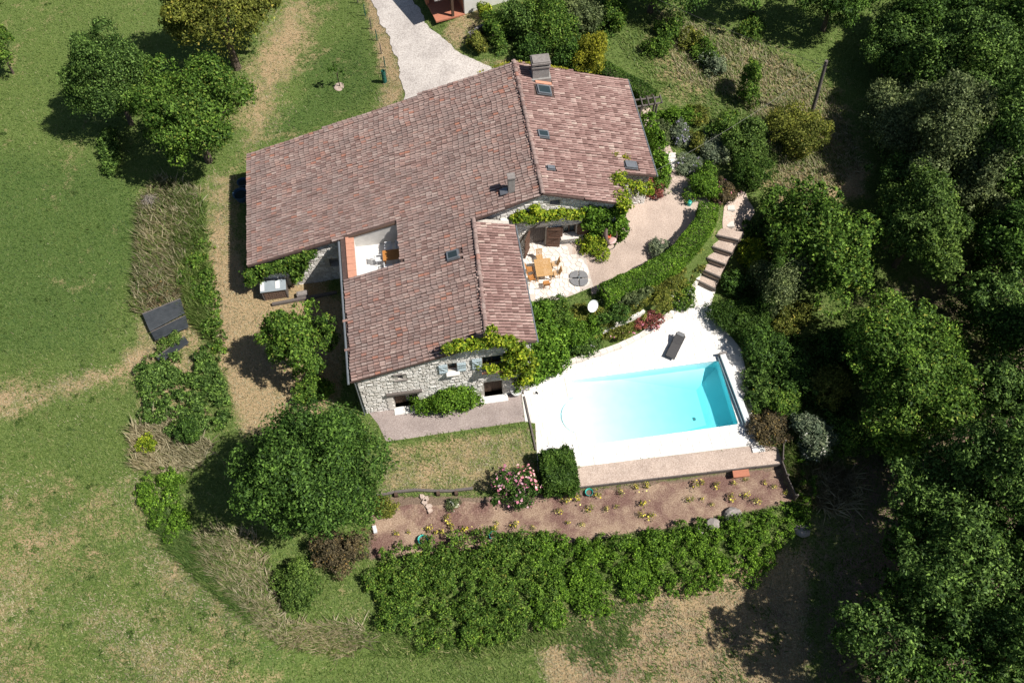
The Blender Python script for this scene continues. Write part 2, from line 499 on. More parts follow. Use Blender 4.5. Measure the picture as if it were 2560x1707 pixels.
def leaves(pos, nrm, size, aspect=0.6, jit=0.75, up=0.25):
    n = len(pos)
    nn = unit(nrm + jit * rng.normal(size=(n, 3)) + np.array([0, 0, up]))
    t = unit(np.cross(nn, rng.normal(size=(n, 3))))
    b = np.cross(nn, t)
    s = size * rng.uniform(0.65, 1.35, (n, 1))
    if n > 2500:      # far, fine leaves: one triangle each
        return np.stack([pos - t * s * .42 - b * s * aspect * .52, pos - t * s * .42 + b * s * aspect * .52, pos + t * s * .62], 1)
    co = np.stack([pos - t * s * 0.5, pos - b * s * aspect * 0.5 + t * s * .08, pos + t * s * 0.5, pos + b * s * aspect * 0.5 + t * s * .08], 1)
    return co
def lobes_foliage(lobes, n, size, aspect=0.6, zmin=-0.55, shell=(0.7, 1.05), jit=0.75, per=26, cl=None):
    """leaves gathered in sprays that sit on the surface of the lobes"""
    L = np.asarray(lobes, float)
    area = (L[:, 3] * L[:, 4] + L[:, 3] * L[:, 5] + L[:, 4] * L[:, 5])
    if shell[0] >= 1.0: per = 3
    m = max(8, n // per)
    idx = rng.choice(len(L), m, p=area / area.sum())
    d = unit(rng.normal(size=(m, 3)))
    d[:, 2] = np.where(d[:, 2] < zmin, -d[:, 2], d[:, 2])
    rr = rng.uniform(shell[0] ** 2, (shell[1] + .1) ** 2, (m, 1)) ** 0.5
    cen = L[idx, :3] + d * L[idx, 3:6] * rr
    nr = unit(d / L[idx, 3:6])
    rl = L[idx, 3:6].mean(1)
    sg = np.clip(rl * .2, size * .7, size * 2.1) * rng.uniform(.6, 1.4, m)
    j = rng.integers(0, m, n)
    g = rng.normal(size=(n, 3))
    g -= nr[j] * (g * nr[j]).sum(1, keepdims=True) * .45
    pos = cen[j] + g * sg[j][:, None]
    pos[:, 2] -= 0.25 * (g[:, 0] ** 2 + g[:, 1] ** 2) * sg[j] * .5
    nrm = unit(nr[j] + g * .35)
    lc = np.clip(.5 + rng.normal(0, .2, len(L)), 0, 1)
    cc = np.clip(lc[idx] + rng.normal(0, .2, m), 0, 1)
    return leaves(pos, nrm, size, aspect, jit), rng.uniform(0, 1, n), np.clip(cc[j] + rng.normal(0, 0.06, n), 0, 1), area.sum()
def crown_lobes(Rx, Ry, Rz, zc, nl, lr=0.32, low=-0.45, flat=0.8):
    out = []
    for i in range(nl):
        d = unit(rng.normal(size=3))
        if d[2] < low:
            d[2] = abs(d[2]) * 0.4
        k = rng.uniform(0.5, 0.95)
        r = lr * rng.uniform(0.45, 1.25) * (1.15 - .35 * (k - .5) / .45)
        out.append((d[0] * Rx * k, d[1] * Ry * k, zc + d[2] * Rz * k, r * Rx, r * Ry, r * Rz * flat + 0.0))
    out.append((0, 0, zc, Rx * .6, Ry * .6, Rz * .6))
    return out
def trunk_mesh(h, rad, zc, Rr, limbs=6, seed=0):
    rr = random.Random(seed)
    mb = MB()
    lean = (rr.uniform(-.2, .2), rr.uniform(-.2, .2))
    top = (lean[0], lean[1], h)
    mb.tube([(0, 0, -0.15), (lean[0] * .4, lean[1] * .4, h * .5), top, (lean[0] * 1.5, lean[1] * 1.5, zc + Rr * .35)], [rad * 1.25, rad, rad * .8, rad * .2], 7)
    for i in range(limbs):
        a = 2 * math.pi * (i + rr.uniform(-.3, .3)) / limbs
        L = Rr * rr.uniform(.55, .85); z1 = zc + Rr * rr.uniform(-.1, .45)
        b = (lean[0] * .8, lean[1] * .8, h * rr.uniform(.7, 1.0))
        m = (b[0] + math.cos(a) * L * .5, b[1] + math.sin(a) * L * .5, b[2] + (z1 - b[2]) * .6)
        e = (b[0] + math.cos(a) * L, b[1] + math.sin(a) * L, z1)
        mb.tube([b, m, e], [rad * .5, rad * .32, rad * .1], 5)
    return mb
def place_crown(px, py, zc, dz=0):
    z = 0.0
    for _ in range(40):
        p = P(px, py, z + zc)
        z = 0.5 * z + 0.5 * H(p[0], p[1])
    return np.array([p[0], p[1], H(p[0], p[1])])
TREES = []
def tree(px, py, rx, ry, mat, label, stem=1.6, name='tree', leaf=0.24, nl=26, lr=0.33, dens=1.0, bark='bark', cat='tree', group=None, rzmax=1.4, aspect=0.62, jit=0.75, limbs=6, pos=None, R_m=None, Rz_m=None):
    zc = 5.0
    for _ in range(6):
        g = place_crown(px, py, zc) if pos is None else np.array(pos)
        s = ppm(g + [0, 0, zc])
        Rm = R_m or 1.1 * rx / s
        phi = math.asin(min(0.99, (CAMH - zc) / np.linalg.norm(CAM - g)))
        q = (1.1 * ry / s) ** 2 - (Rm * math.sin(phi)) ** 2 if R_m is None else 0
        Rz = Rz_m or min(max(math.sqrt(max(q, 0)) / math.cos(phi), 0.75 * Rm), rzmax * Rm)
        Ry = Rm
        if R_m is None and Rz_m is None:
            # squeeze depth when the crown shows flatter than a ball would
            ry_fit = math.sqrt(max((1.1 * ry / s) ** 2 - (Rz * math.cos(phi)) ** 2, (0.55 * Rm) ** 2)) / math.sin(phi)
            Ry = min(max(ry_fit, 0.7 * Rm), 1.25 * Rm)
        zc = stem + Rz * 0.92
    e = empty(name, g, label, cat, group)
    leaf *= .85
    lob = crown_lobes(Rm * .98, Ry * .98, Rz * .98, zc, nl, lr)
    A = sum(a[3] * a[4] + a[4] * a[5] + a[3] * a[5] for a in lob) * 4.2
    n = int(min(58000, dens * 0.85 * A / (0.5 * leaf * leaf * aspect)))
    n = max(n, 300)
    co, r, c, _ = lobes_foliage(lob, n, leaf, aspect, jit=jit)
    cr = link_mesh('crown', quads_mesh('crown', co, r, c, mat), None, e)
    trunk_mesh(zc * .62, max(0.05, Rm * .055), zc, Rm * .8, limbs, int(px + py)).build('trunk', bark, e)
    return e
def shrub(px, py, rx, ry, mat, label, name='shrub', leaf=0.13, nl=12, dens=1.0, cat='shrub', group=None, flowers=None, nfl=0, hz=None, aspect=0.6, lift=0.0, lr=0.42, jit=0.75, fl_size=0.12):
    zc = 0.6
    for _ in range(6):
        g = place_crown(px, py, zc)
        s = ppm(g + [0, 0, zc])
        Rm = rx / s
        phi = math.asin(min(0.99, (CAMH - zc) / np.linalg.norm(CAM - g)))
        Rz = hz if hz else min(max(0.75 * Rm, 0.3), 1.6)
        Ry = math.sqrt(max((ry / s) ** 2 - (Rz * math.cos(phi)) ** 2, (0.45 * Rm) ** 2)) / math.sin(phi)
        zc = Rz * 0.75 + lift
    e = empty(name, g, label, cat, group)
    leaf *= .9
    lob = crown_lobes(Rm, Ry, Rz, zc, nl, lr, low=-0.7, flat=1.0)
    A = sum(a[3] * a[4] + a[4] * a[5] + a[3] * a[5] for a in lob) * 4.2
    n = int(min(22000, dens * 0.95 * A / (0.5 * leaf * leaf * aspect)))
    n = max(n, 120)
    co, r, c, _ = lobes_foliage(lob, n, leaf, aspect, zmin=-0.75, jit=jit)
    co[:, :, 2] = np.maximum(co[:, :, 2], 0.02)
    link_mesh('foliage', quads_mesh('foliage', co, r, c, mat), None, e)
    if flowers:
        co, r, c, _ = lobes_foliage(lob, nfl, fl_size, 0.9, zmin=0.0, shell=(1.0, 1.08), jit=0.4)
        link_mesh('blossom', quads_mesh('blossom', co, r, c, flowers), None, e)
    mb = MB()
    for i in range(4):
        a = 1.57 * i + 0.4
        mb.tube([(0.05 * math.cos(a), 0.05 * math.sin(a), -0.1), (Rm * .3 * math.cos(a), Ry * .3 * math.sin(a), zc * .7), (Rm * .55 * math.cos(a), Ry * .55 * math.sin(a), zc * 1.2)], [0.04, 0.028, 0.01], 5)
    mb.build('stem', 'bark', e)
    return e
def inside(poly, x, y):
    x = np.asarray(x); y = np.asarray(y)
    r = np.zeros(x.shape, bool)
    n = len(poly)
    for i in range(n):
        x1, y1 = poly[i]; x2, y2 = poly[(i + 1) % n]
        c = ((y1 > y) != (y2 > y)) & (x < (x2 - x1) * (y - y1) / (y2 - y1 + 1e-12) + x1)
        r ^= c
    return r
def poly_dist(poly, x, y):
    d = np.full(x.shape, 1e9)
    n = len(poly)
    for i in range(n):
        a = np.array(poly[i], float); b = np.array(poly[(i + 1) % n], float)
        ab = b - a
        t = np.clip(((x - a[0]) * ab[0] + (y - a[1]) * ab[1]) / (ab @ ab + 1e-9), 0, 1)
        d = np.minimum(d, np.hypot(x - a[0] - t * ab[0], y - a[1] - t * ab[1]))
    return np.where(inside(poly, x, y), -d, d)
def sheet(name, poly, mat, z=None, dz=0.03, holes=(), kind='structure', sub=0.0, parent=None, flat=None, rough=0.0):
    """a ground sheet over a polygon of places (x, y); it follows the ground unless flat is given"""
    bm = bmesh.new()
    es = []
    for lp in [poly] + list(holes):
        vs = [bm.verts.new((p[0], p[1], 0)) for p in lp]
        for i in range(len(vs)):
            es.append(bm.edges.new((vs[i], vs[(i + 1) % len(vs)])))
    bmesh.ops.triangle_fill(bm, use_beauty=True, use_dissolve=False, edges=es)
    if sub:
        for _ in range(7):
            long = [e for e in bm.edges if e.calc_length() > sub]
            if not long: break
            bmesh.ops.subdivide_edges(bm, edges=long, cuts=1)
            bmesh.ops.triangulate(bm, faces=bm.faces)
    if rough:
        for v in bm.verts:
            if v.is_boundary:
                x_, y_ = v.co.x, v.co.y; v.co.x += rough * (math.sin(y_ * 1.9 + x_) + .5 * math.sin(y_ * 4.7) + rng.normal(0, .35)); v.co.y += rough * (math.sin(x_ * 2.1 + y_ * .7) + .5 * math.sin(x_ * 5.1) + rng.normal(0, .35))
    for v in bm.verts:
        v.co.z = (flat if flat is not None else H(v.co.x, v.co.y)) + dz
    bmesh.ops.recalc_face_normals(bm, faces=bm.faces)
    for f in bm.faces:
        if f.normal.z < 0: f.normal_flip()
    me = bpy.data.meshes.new(name)
    bm.to_mesh(me); bm.free()
    a = me.attributes.new('rnd', 'FLOAT', 'FACE')
    o = link_mesh(name, me, mat, parent)
    if kind: o['kind'] = kind
    return o
def voronoi(pts, bounds):
    """cells of a point set by clipping against half planes; returns list of polygons"""
    x0, x1, y0, y1 = bounds
    pts = np.asarray(pts)
    cells = []
    for i, p in enumerate(pts):
        poly = [(x0, y0), (x1, y0), (x1, y1), (x0, y1)]
        dd = np.hypot(*(pts - p).T)
        for j in np.argsort(dd)[1:16]:
            q = pts[j]; m = (p + q) / 2; nn = q - p
            out = []
            for k in range(len(poly)):
                a = poly[k]; b = poly[(k + 1) % len(poly)]
                da = (a[0] - m[0]) * nn[0] + (a[1] - m[1]) * nn[1]; db = (b[0] - m[0]) * nn[0] + (b[1] - m[1]) * nn[1]
                if da <= 0: out.append(a)
                if da * db < 0:
                    t = da / (da - db); out.append((a[0] + (b[0] - a[0]) * t, a[1] + (b[1] - a[1]) * t))
            poly = out
            if len(poly) < 3: break
        cells.append(poly)
    return cells
def shrink(poly, d):
    """move every edge inward by d (convex polygon, counter-clockwise)"""
    n = len(poly)
    if n < 3: return []
    out = list(poly)
    cx = sum(p[0] for p in poly) / n; cy = sum(p[1] for p in poly) / n
    for k in range(n):
        a = poly[k]; b = poly[(k + 1) % n]
        ex, ey = b[0] - a[0], b[1] - a[1]; L = math.hypot(ex, ey)
        if L < 1e-6: continue
        nx, ny = -ey / L, ex / L
        if (cx - a[0]) * nx + (cy - a[1]) * ny < 0: nx, ny = -nx, -ny
        m = (a[0] + nx * d, a[1] + ny * d)
        res = []
        for i in range(len(out)):
            p = out[i]; q = out[(i + 1) % len(out)]
            dp = (p[0] - m[0]) * nx + (p[1] - m[1]) * ny; dq = (q[0] - m[0]) * nx + (q[1] - m[1]) * ny
            if dp >= 0: res.append(p)
            if dp * dq < 0:
                t = dp / (dp - dq); res.append((p[0] + (q[0] - p[0]) * t, p[1] + (q[1] - p[1]) * t))
        out = res
        if len(out) < 3: return []
    return out
def path_pts(px_list):
    return [tuple(G(*p)[:2]) for p in px_list]

# ------------------------------------------------------------------ ground
ZONES = [  # (channel, weight, softness px, photo polygon)
    (0, .62, 60, [(530, 430), (600, 430), (615, 640), (600, 700), (520, 700), (500, 600)]),
    (0, .98, 40, [(520, 640), (600, 620), (615, 700), (780, 690), (860, 760), (860, 980), (780, 1070), (610, 1080), (545, 900), (500, 600)]),
    (0, .62, 110, [(580, 400), (610, 150), (700, -20), (800, -20), (790, 110), (720, 240), (660, 390)]),
    (0, .8, 25, [(905, -20), (935, -20), (985, 120), (1015, 200), (1005, 260), (930, 290), (950, 200), (945, 140)]),
    (0, .6, 60, [(-40, 960), (250, 910), (340, 915), (340, 960), (150, 995), (-40, 1080)]),
    (0, .52, 20, [(965, 1115), (1345, 1062), (1350, 1180), (1240, 1232), (945, 1232)]),
    (0, 1.0, 60, [(1330, 1570), (1480, 1510), (1880, 1400), (2020, 1380), (2010, 1740), (1380, 1740)]),
    (1, .42, 60, [(1380, 1580), (1550, 1500), (1900, 1430), (2010, 1500), (1990, 1740), (1450, 1740)]),
    (0, .5, 60, [(1640, 10), (1900, 90), (2130, 280), (2150, 470), (1950, 520), (1900, 440), (2050, 400), (1850, 260), (1700, 250), (1580, 120)]),
    (0, .95, 40, [(1890, 450), (1960, 400), (2170, 410), (2160, 490), (1960, 520)]),
    (0, .6, 40, [(350, 470), (510, 470), (530, 700), (490, 1000), (560, 1060), (340, 1060)]),
    (0, .35, 90, [(-100, 1150), (350, 1150), (500, 1400), (800, 1640), (800, 1800), (-100, 1800)]),
    (0, .9, 30, [(300, 890), (380, 860), (385, 930), (330, 940)]),
    (0, .8, 30, [(1130, 20), (1220, 20), (1200, 80), (1120, 150), (1280, 150), (1200, 175), (1110, 110)]),
    (1, 1.0, 12, [(925, 1270), (960, 1240), (1250, 1240), (1450, 1225), (1965, 1160), (1990, 1255), (1700, 1320), (1400, 1360), (920, 1400)]),
    (1, .75, 260, [(2090, 1130), (2560, 700), (2800, 700), (2800, 1900), (1990, 1900), (2010, 1420)]),
    (1, .6, 120, [(2130, 740), (2560, 560), (2800, 560), (2700, 900), (2200, 850)]),
    (2, .8, 80, [(-60, 380), (300, 410), (345, 500), (345, 640), (220, 880), (-60, 900)]),
    (2, .85, 50, [(740, 140), (900, 90), (955, 200), (900, 265), (700, 370), (650, 340), (760, 240)]),
    (2, .7, 60, [(330, 1330), (420, 1400), (700, 1640), (700, 1720), (520, 1560)]),
    (2, .2, 60, [(1560, 60), (1800, 200), (1900, 330), (1750, 330), (1600, 200)]),
]
def build_ground():
    fx = np.arange(-52, 62.01, 0.32); fy = np.arange(-6, 84.01, 0.32)
    gx = np.concatenate([[-700, -400, -250, -150, -100, -75, -60], fx, [70, 85, 110, 160, 260, 420, 700]])
    gy = np.concatenate([[-700, -400, -250, -150, -90, -50, -25, -14], fy, [92, 105, 130, 170, 260, 420, 700]])
    X, Y = np.meshgrid(gx, gy)
    Z = height(X, Y, True) + 0.0
    n1, n0 = X.shape
    co = np.stack([X.ravel(), Y.ravel(), Z.ravel()], 1)
    i = np.arange(n1 * n0).reshape(n1, n0)
    q = np.stack([i[:-1, :-1], i[:-1, 1:], i[1:, 1:], i[1:, :-1]], -1).reshape(-1, 4)
    me = bpy.data.meshes.new('ground')
    me.vertices.add(len(co)); me.vertices.foreach_set('co', co.astype(np.float32).ravel())
    me.loops.add(q.size); me.loops.foreach_set('vertex_index', q.astype(np.int32).ravel())
    me.polygons.add(len(q)); me.polygons.foreach_set('loop_start', np.arange(0, q.size, 4, dtype=np.int32))
    me.polygons.foreach_set('use_smooth', np.ones(len(q), bool))
    me.update(calc_edges=True)
    pp = proj(np.stack([X.ravel(), Y.ravel(), np.maximum(Z.ravel(), -2.2)], 1))
    ok = (np.abs(X.ravel()) < 80) & (np.abs(Y.ravel() - 40) < 70) & ((co - CAM) @ FWD > 5)
    c = np.zeros((len(co), 4), np.float32); c[:, 3] = 1
    c[:, 0] = 0.04
    for ch, wt, soft, poly in ZONES:
        d = poly_dist(poly, pp[:, 0], pp[:, 1])
        k = S(0.5 - d / soft / 1.5) * wt * ok
        c[:, ch] = np.maximum(c[:, ch], k)
    a = me.color_attributes.new('zone', 'FLOAT_COLOR', 'POINT')
    a.data.foreach_set('color', c.ravel())
    o = link_mesh('ground', me, 'ground')
    o['kind'] = 'structure'
build_ground()
def zone_at(px, py):
    c = np.zeros((len(px), 3)); c[:, 0] = .04
    for ch, wt, soft, poly in ZONES:
        d = poly_dist(poly, px, py)
        c[:, ch] = np.maximum(c[:, ch], S(0.5 - d / soft / 1.5) * wt)
    return c

# ------------------------------------------------------------------ drive, court, gravel strips, paths
sheet('driveway', path_pts([(905, -45), (1005, -45), (1075, 70), (1140, 125), (1250, 185), (1310, 210), (1250, 260), (1000, 300), (1010, 240), (1003, 190), (985, 130), (960, 70)]), 'drive_gravel', dz=0.05, sub=0.35, rough=.09)
sheet('courtyard', [tuple(P(*p)[:2]) for p in [(905, 1010), (960, 985), (1120, 960), (1203, 960), (1300, 965), (1312, 1053), (966, 1104), (945, 1060)]], 'court_concrete', flat=0.0, dz=0.02)
sheet('gravel_strip', [tuple(P(*p)[:2]) for p in [(1455, 1166), (1900, 1112), (1945, 1118), (1955, 1158), (1400, 1225), (1380, 1200)]], 'pink_gravel', flat=0.0, dz=0.025)
sheet('gravel_yard', [tuple(P(*p, PZ)[:2]) for p in [(1470, 690), (1300, 720), (1300, 560), (1560, 570), (1575, 470), (1640, 415), (1690, 440), (1760, 490), (1790, 520), (1700, 620), (1600, 690), (1480, 738)]], 'pink_gravel', flat=PZ, dz=0.02)
sheet('garden_path', path_pts([(1590, 210), (1625, 275), (1665, 350), (1705, 430), (1750, 480), (1700, 480), (1655, 420), (1640, 370), (1610, 300)]), 'pink_gravel', dz=0.04, sub=0.35, rough=.05)
sheet('upper_path', path_pts([(1800, 600), (1850, 610), (1865, 570), (1885, 530), (1860, 480), (1830, 485), (1812, 520), (1805, 560)]), 'pink_gravel', dz=0.04, sub=0.35, rough=.05)
sheet('rose_bed', path_pts([(930, 1275), (1000, 1265), (1240, 1255), (1450, 1235), (1960, 1170), (1988, 1250), (1850, 1280), (1700, 1312), (1450, 1352), (1100, 1370), (930, 1395)]), 'bed_soil', dz=0.04, sub=0.4, rough=.06)

# ------------------------------------------------------------------ pool
u0, u1, v0, v1 = POOL
WL = -0.14
arc = []
vm = 24.75; ar = 1.35
for k in range(13):
    a = math.pi / 2 + math.pi * k / 12
    arc.append((u0 + 1.15 * math.cos(a), vm + ar * math.sin(a)))
corner = 0.25
pool_out = [(u0, v1)] + arc + [(u0, v0)]
pool_out += [(u1 - corner, v0), (u1 - .07, v0 + .07), (u1, v0 + corner), (u1, v1 - corner), (u1 - .07, v1 - .07), (u1 - corner, v1)]
deck_px = [(1303, 978), (1330, 935), (1415, 906), (1500, 886), (1590, 850), (1680, 795), (1730, 738), (1747, 706), (1790, 722), (1778, 762), (1792, 805), (1830, 845), (1852, 872), (1872, 960), (1884, 1040), (1897, 1112), (1455, 1166), (1345, 1180), (1338, 1058), (1313, 1055)]
deck_poly = [tuple(P(*p)[:2]) for p in deck_px]
deck = sheet('pool_deck', deck_poly, 'deck_joint', flat=0.0, dz=0.03, holes=[pool_out])
pool = empty('swimming_pool', (13, 25, -2.0), 'turquoise rectangular swimming pool with rounded step end set in white paving', 'pool')
pool.location = (0, 0, 0)
mb = MB()
zs, zd = -0.85, -1.75
n = len(pool_out)
us = u0 + 3.4
ud = u1 - 1.55
def pool_floor(x): return -0.38 + (zs + 0.38) * min(1, max(0, (x - u0) / (us - u0)))
mb.add([(x, y, 0.03) for x, y in pool_out] + [(x, y, zs - .05) for x, y in pool_out], [(i, n + i, n + (i + 1) % n, (i + 1) % n) for i in range(n)])
mb.add([(u0 - 1.3, v0, -.38), (u0, v0, -.38), (us, v0, zs), (us, v1, zs), (u0, v1, -.38), (u0 - 1.3, v1, -.38)], [(0, 1, 4, 5), (1, 2, 3, 4)])
mb.add([(us, v1, zs), (us, v0, zs), (ud, v0 + 1.05, zd), (ud, v1 - 1.15, zd), (u1, v0, zs - .05), (u1, v1, zs - .05)], [(0, 1, 2, 3), (0, 3, 5), (1, 4, 2), (3, 2, 4, 5)])
basin = mb.build('basin', 'pool_liner', pool)
mb = MB()   # rounded entry step
mb.prism([(u0 + 1.0 * math.cos(math.pi / 2 + math.pi * i / 10), vm + 1.2 * math.sin(math.pi / 2 + math.pi * i / 10)) for i in range(11)], -.4, -.24)
mb.build('step', 'pool_liner', pool)
MB().add([(u0 - 1.4, v0 - .1, WL), (u1 + .1, v0 - .1, WL), (u1 + .1, v1 + .1, WL), (u0 - 1.4, v1 + .1, WL), (u0 - 1.4, v0 - .1, -2.6), (u1 + .1, v0 - .1, -2.6), (u1 + .1, v1 + .1, -2.6), (u0 - 1.4, v1 + .1, -2.6)],
         [(0, 1, 2, 3), (7, 6, 5, 4), (0, 4, 5, 1), (1, 5, 6, 2), (2, 6, 7, 3), (3, 7, 4, 0)]).build('water', 'pool_water', pool)
mb = MB()
mb.lathe([(0.001, 0.015), (0.14, 0.015), (0.15, 0.0)], (16.0, 24.0, zd + .13), 14)
mb.build('drain', 'grey_concrete', pool)
# coping and paving slabs
dp = deck_poly
slabs = []
y = 20.0
row = 0
while y < 34.2:
    hgt = 0.52 + 0.13 * ((row * 7) % 3) / 2
    x = 2.0 + rng.uniform(0, .5)
    while x < 23:
        wd = rng.choice([0.5, 0.62, 0.75, 0.9])
        rect = [(x + .012, y + .012), (x + wd - .012, y + .012), (x + wd - .012, y + hgt - .012), (x + .012, y + hgt - .012)]
        cx, cy = x + wd / 2, y + hgt / 2
        x += wd
        xs = np.array([p[0] for p in rect] + [cx]); ys = np.array([p[1] for p in rect] + [cy])
        if not inside(dp, xs, ys).all(): continue
        po = inside(pool_out, xs, ys).any()
        if po or (u0 - .38 < cx < u1 + .32 and v0 - .32 < cy < v1 + .32): continue
        slabs.append((cy, rect))
    y += hgt
    row += 1
# coping stones round the basin
def coping(a, b, wdt, side):
    L = math.hypot(b[0] - a[0], b[1] - a[1]); k = max(1, round(L / .62))
    ex, ey = (b[0] - a[0]) / L, (b[1] - a[1]) / L; nx, ny = side
    for i in range(k):
        s0, s1 = L * i / k + .006, L * (i + 1) / k - .006
        slabs.append((-99, [(a[0] + ex * s0 - nx * .04, a[1] + ey * s0 - ny * .04), (a[0] + ex * s1 - nx * .04, a[1] + ey * s1 - ny * .04), (a[0] + ex * s1 + nx * wdt, a[1] + ey * s1 + ny * wdt), (a[0] + ex * s0 + nx * wdt, a[1] + ey * s0 + ny * wdt)]))
coping((u0, v1), (u1, v1), .3, (0, 1)); coping((u1, v0), (u0, v0), .3, (0, -1)); coping((u1, v1 + .3), (u1, v0 - .3), .3, (1, 0))
coping((u0, v0 - .3), (u0, vm - ar), .36, (-1, 0)); coping((u0, vm + ar), (u0, v1 + .3), .36, (-1, 0))
slabs.sort(key=lambda s: s[0])
rest = MB()
for i, (_, rect) in enumerate(slabs):
    zt = 0.05 + rng.uniform(0, .006)
    if i < 300:
        cx = sum(p[0] for p in rect) / len(rect); cy = sum(p[1] for p in rect) / len(rect)
        MB().prism([(p[0] - cx, p[1] - cy) for p in rect], 0.031, zt, rng.uniform(0, 1), .012).build('paving_slab', 'deck_slab', deck, (cx, cy, 0))
    else:
        rest.prism(rect, 0.031, zt, rng.uniform(0, 1), .012)
if rest.v:
    tag(rest.build('paving_slabs', 'deck_slab', deck), kind='stuff')
# kerb beside the court
MB().box((4.95, 24.6, 0.06), (0.1, 3.9, 0.14), rz=R(2)).build('kerb', 'timber_grey')
tag(bpy.data.objects['kerb'], kind='structure')

# ------------------------------------------------------------------ upper patio: crazy paving
pp = [tuple(P(*p, PZ)[:2]) for p in [(1290, 640), (1300, 590), (1390, 590), (1432, 615), (1430, 640), (1450, 632), (1464, 645), (1483, 717), (1440, 735), (1400, 750), (1330, 757), (1305, 700)]]
patio = sheet('patio', pp, 'patio_joint', flat=PZ, dz=0.045)
xs = [p[0] for p in pp]; ys = [p[1] for p in pp]
pts = []
for _ in range(5000):
    q = np.array([rng.uniform(min(xs) - .3, max(xs) + .3), rng.uniform(min(ys) - .3, max(ys) + .3)])
    if all(np.hypot(*(q - o)) > .29 for o in pts): pts.append(q)
for c in voronoi(pts, (min(xs) - .3, max(xs) + .3, min(ys) - .3, max(ys) + .3)):
    c = shrink(c, .014)
    if len(c) < 3: continue
    ax = np.array([p[0] for p in c]); ay = np.array([p[1] for p in c])
    if not inside(pp, np.append(ax, ax.mean()), np.append(ay, ay.mean())).all(): continue
    cx, cy = ax.mean(), ay.mean()
    MB().prism([(p[0] - cx, p[1] - cy) for p in c], 0.0, .025 + rng.uniform(0, .008), rng.uniform(0, 1), .015).build('paving_stone', 'patio_stone', patio, (cx, cy, PZ + .046))

# ------------------------------------------------------------------ steps up the bank beside the hedge
def on(px, py): return G(px, py)
steps = empty('garden_steps', G(1790, 690), 'flight of gravel steps with timber risers climbing past the hedge', 'steps')
base = steps.location.copy()
risers = [((1742, 700), (1787, 722)), ((1752, 672), (1800, 693)), ((1768, 645), (1812, 661)), ((1782, 617), (1828, 632)), ((1792, 588), (1845, 600))]
zstep = 0.0
prev = None
lines = []
for i, (a, b) in enumerate(risers):
    z = 0.2
    for _ in range(20):
        A = P(*a, z); B = P(*b, z)
        z = .5 * z + .5 * (max(H(A[0], A[1]), H(B[0], B[1])) + .16)
    lines.append((A, B, z))
for i, (A, B, z) in enumerate(lines):
    if i + 1 < len(lines):
        C, D = lines[i + 1][1], lines[i + 1][0]
    else:
        C, D = B + (B - lines[i - 1][1]) * .9, A + (A - lines[i - 1][0]) * .9
    quad = [(p[0] - base.x, p[1] - base.y) for p in (A, B, C, D)]
    MB().prism(quad, -1.2, z - base.z).build('tread', 'pink_gravel', steps)
    c = (A + B) / 2; L = float(np.hypot(*(B - A)[:2])); an = math.atan2(B[1] - A[1], B[0] - A[0])
    MB().box((c[0] - base.x, c[1] - base.y, z - base.z - .08), (L + .1, .11, .22), rz=an).build('riser', 'timber_grey', steps)
# low stone wall beside steps and along the deck foot of the bank
wallpx = [(1400, 912), (1440, 898), (1500, 880), (1550, 862), (1600, 838), (1650, 805), (1690, 772), (1722, 735), (1742, 700), (1757, 660), (1775, 620), (1792, 582)]
bed_wall = empty('retaining_wall', (0, 0, 0), 'low curved pale stone wall between planted bank and pool paving', 'wall')
pw = [P(*p, 0.35 + 0.9 * max(0, i - 8) / 3.0) for i, p in enumerate(wallpx)]
k = 0
for i in range(len(pw) - 1):
    a, b = pw[i], pw[i + 1]
    L = np.linalg.norm(b - a); m = max(1, int(L / .42))
    for j in range(m):
        q0 = a + (b - a) * (j / m); q1 = a + (b - a) * ((j + 1) / m); c = (q0 + q1) / 2
        an = math.atan2(q1[1] - q0[1], q1[0] - q0[0])
        hgt = c[2] + .5
        MB().box((0, 0, 0), (L / m - .015, .34 + rng.uniform(-.04, .04), hgt + rng.uniform(-.03, .03)), rz=an, r=rng.uniform(0, 1)).build('wall_block', 'patio_stone', bed_wall, (c[0], c[1], c[2] - hgt / 2))
# upper ledge of the bank
ledge = empty('stone_ledge', (0, 0, 0), 'thin pale stone edging halfway up the planted bank above pink flowers', 'edging')
lp = [(1505, 832), (1540, 815), (1580, 798), (1610, 782)]
pl = [G(*p) for p in lp]
for i in range(len(pl) - 1):
    a, b = pl[i], pl[i + 1]; L = np.linalg.norm(b - a); m = max(1, int(L / .5))
    for j in range(m):
        c = a + (b - a) * ((j + .5) / m); an = math.atan2(b[1] - a[1], b[0] - a[0])
        MB().box((0, 0, 0), (L / m - .02, .2, .4), rz=an, r=rng.uniform(0, 1)).build('edging_stone', 'patio_stone', ledge, (c[0], c[1], H(c[0], c[1]) + .12))
# stepping stones
for i, p in enumerate([(1672, 392), (1676, 406), (1668, 421)]):
    g = G(*p)
    ang = rng.uniform(-.2, .2)
    tag(MB().prism([(-.55, -.25), (.5, -.3), (.58, .22), (-.5, .28)], -.1, .1, .9, .03).build('stepping_stone', 'patio_stone', None, tuple(g + [0, 0, .03])),
        ['farthest of three pale stepping stones beside the climbing hedge of the house', 'middle of three pale stepping stones at the house corner', 'nearest of three pale stepping stones above the gravel yard'][i], 'stone', 'stepping stones')
for i, p in enumerate([(1826, 522), (1825, 563)]):
    g = G(*p)
    tag(MB().prism([(-.3, -.2), (.26, -.26), (.33, .18), (-.2, .26)], -.08, .1, .9, .03).build('path_stone', 'patio_stone', None, tuple(g + [0, 0, .04])),
        ['flat pale stone on the upper path near the hedge end', 'flat pale stone on the path just above the garden steps'][i], 'stone', 'stones in the upper path')

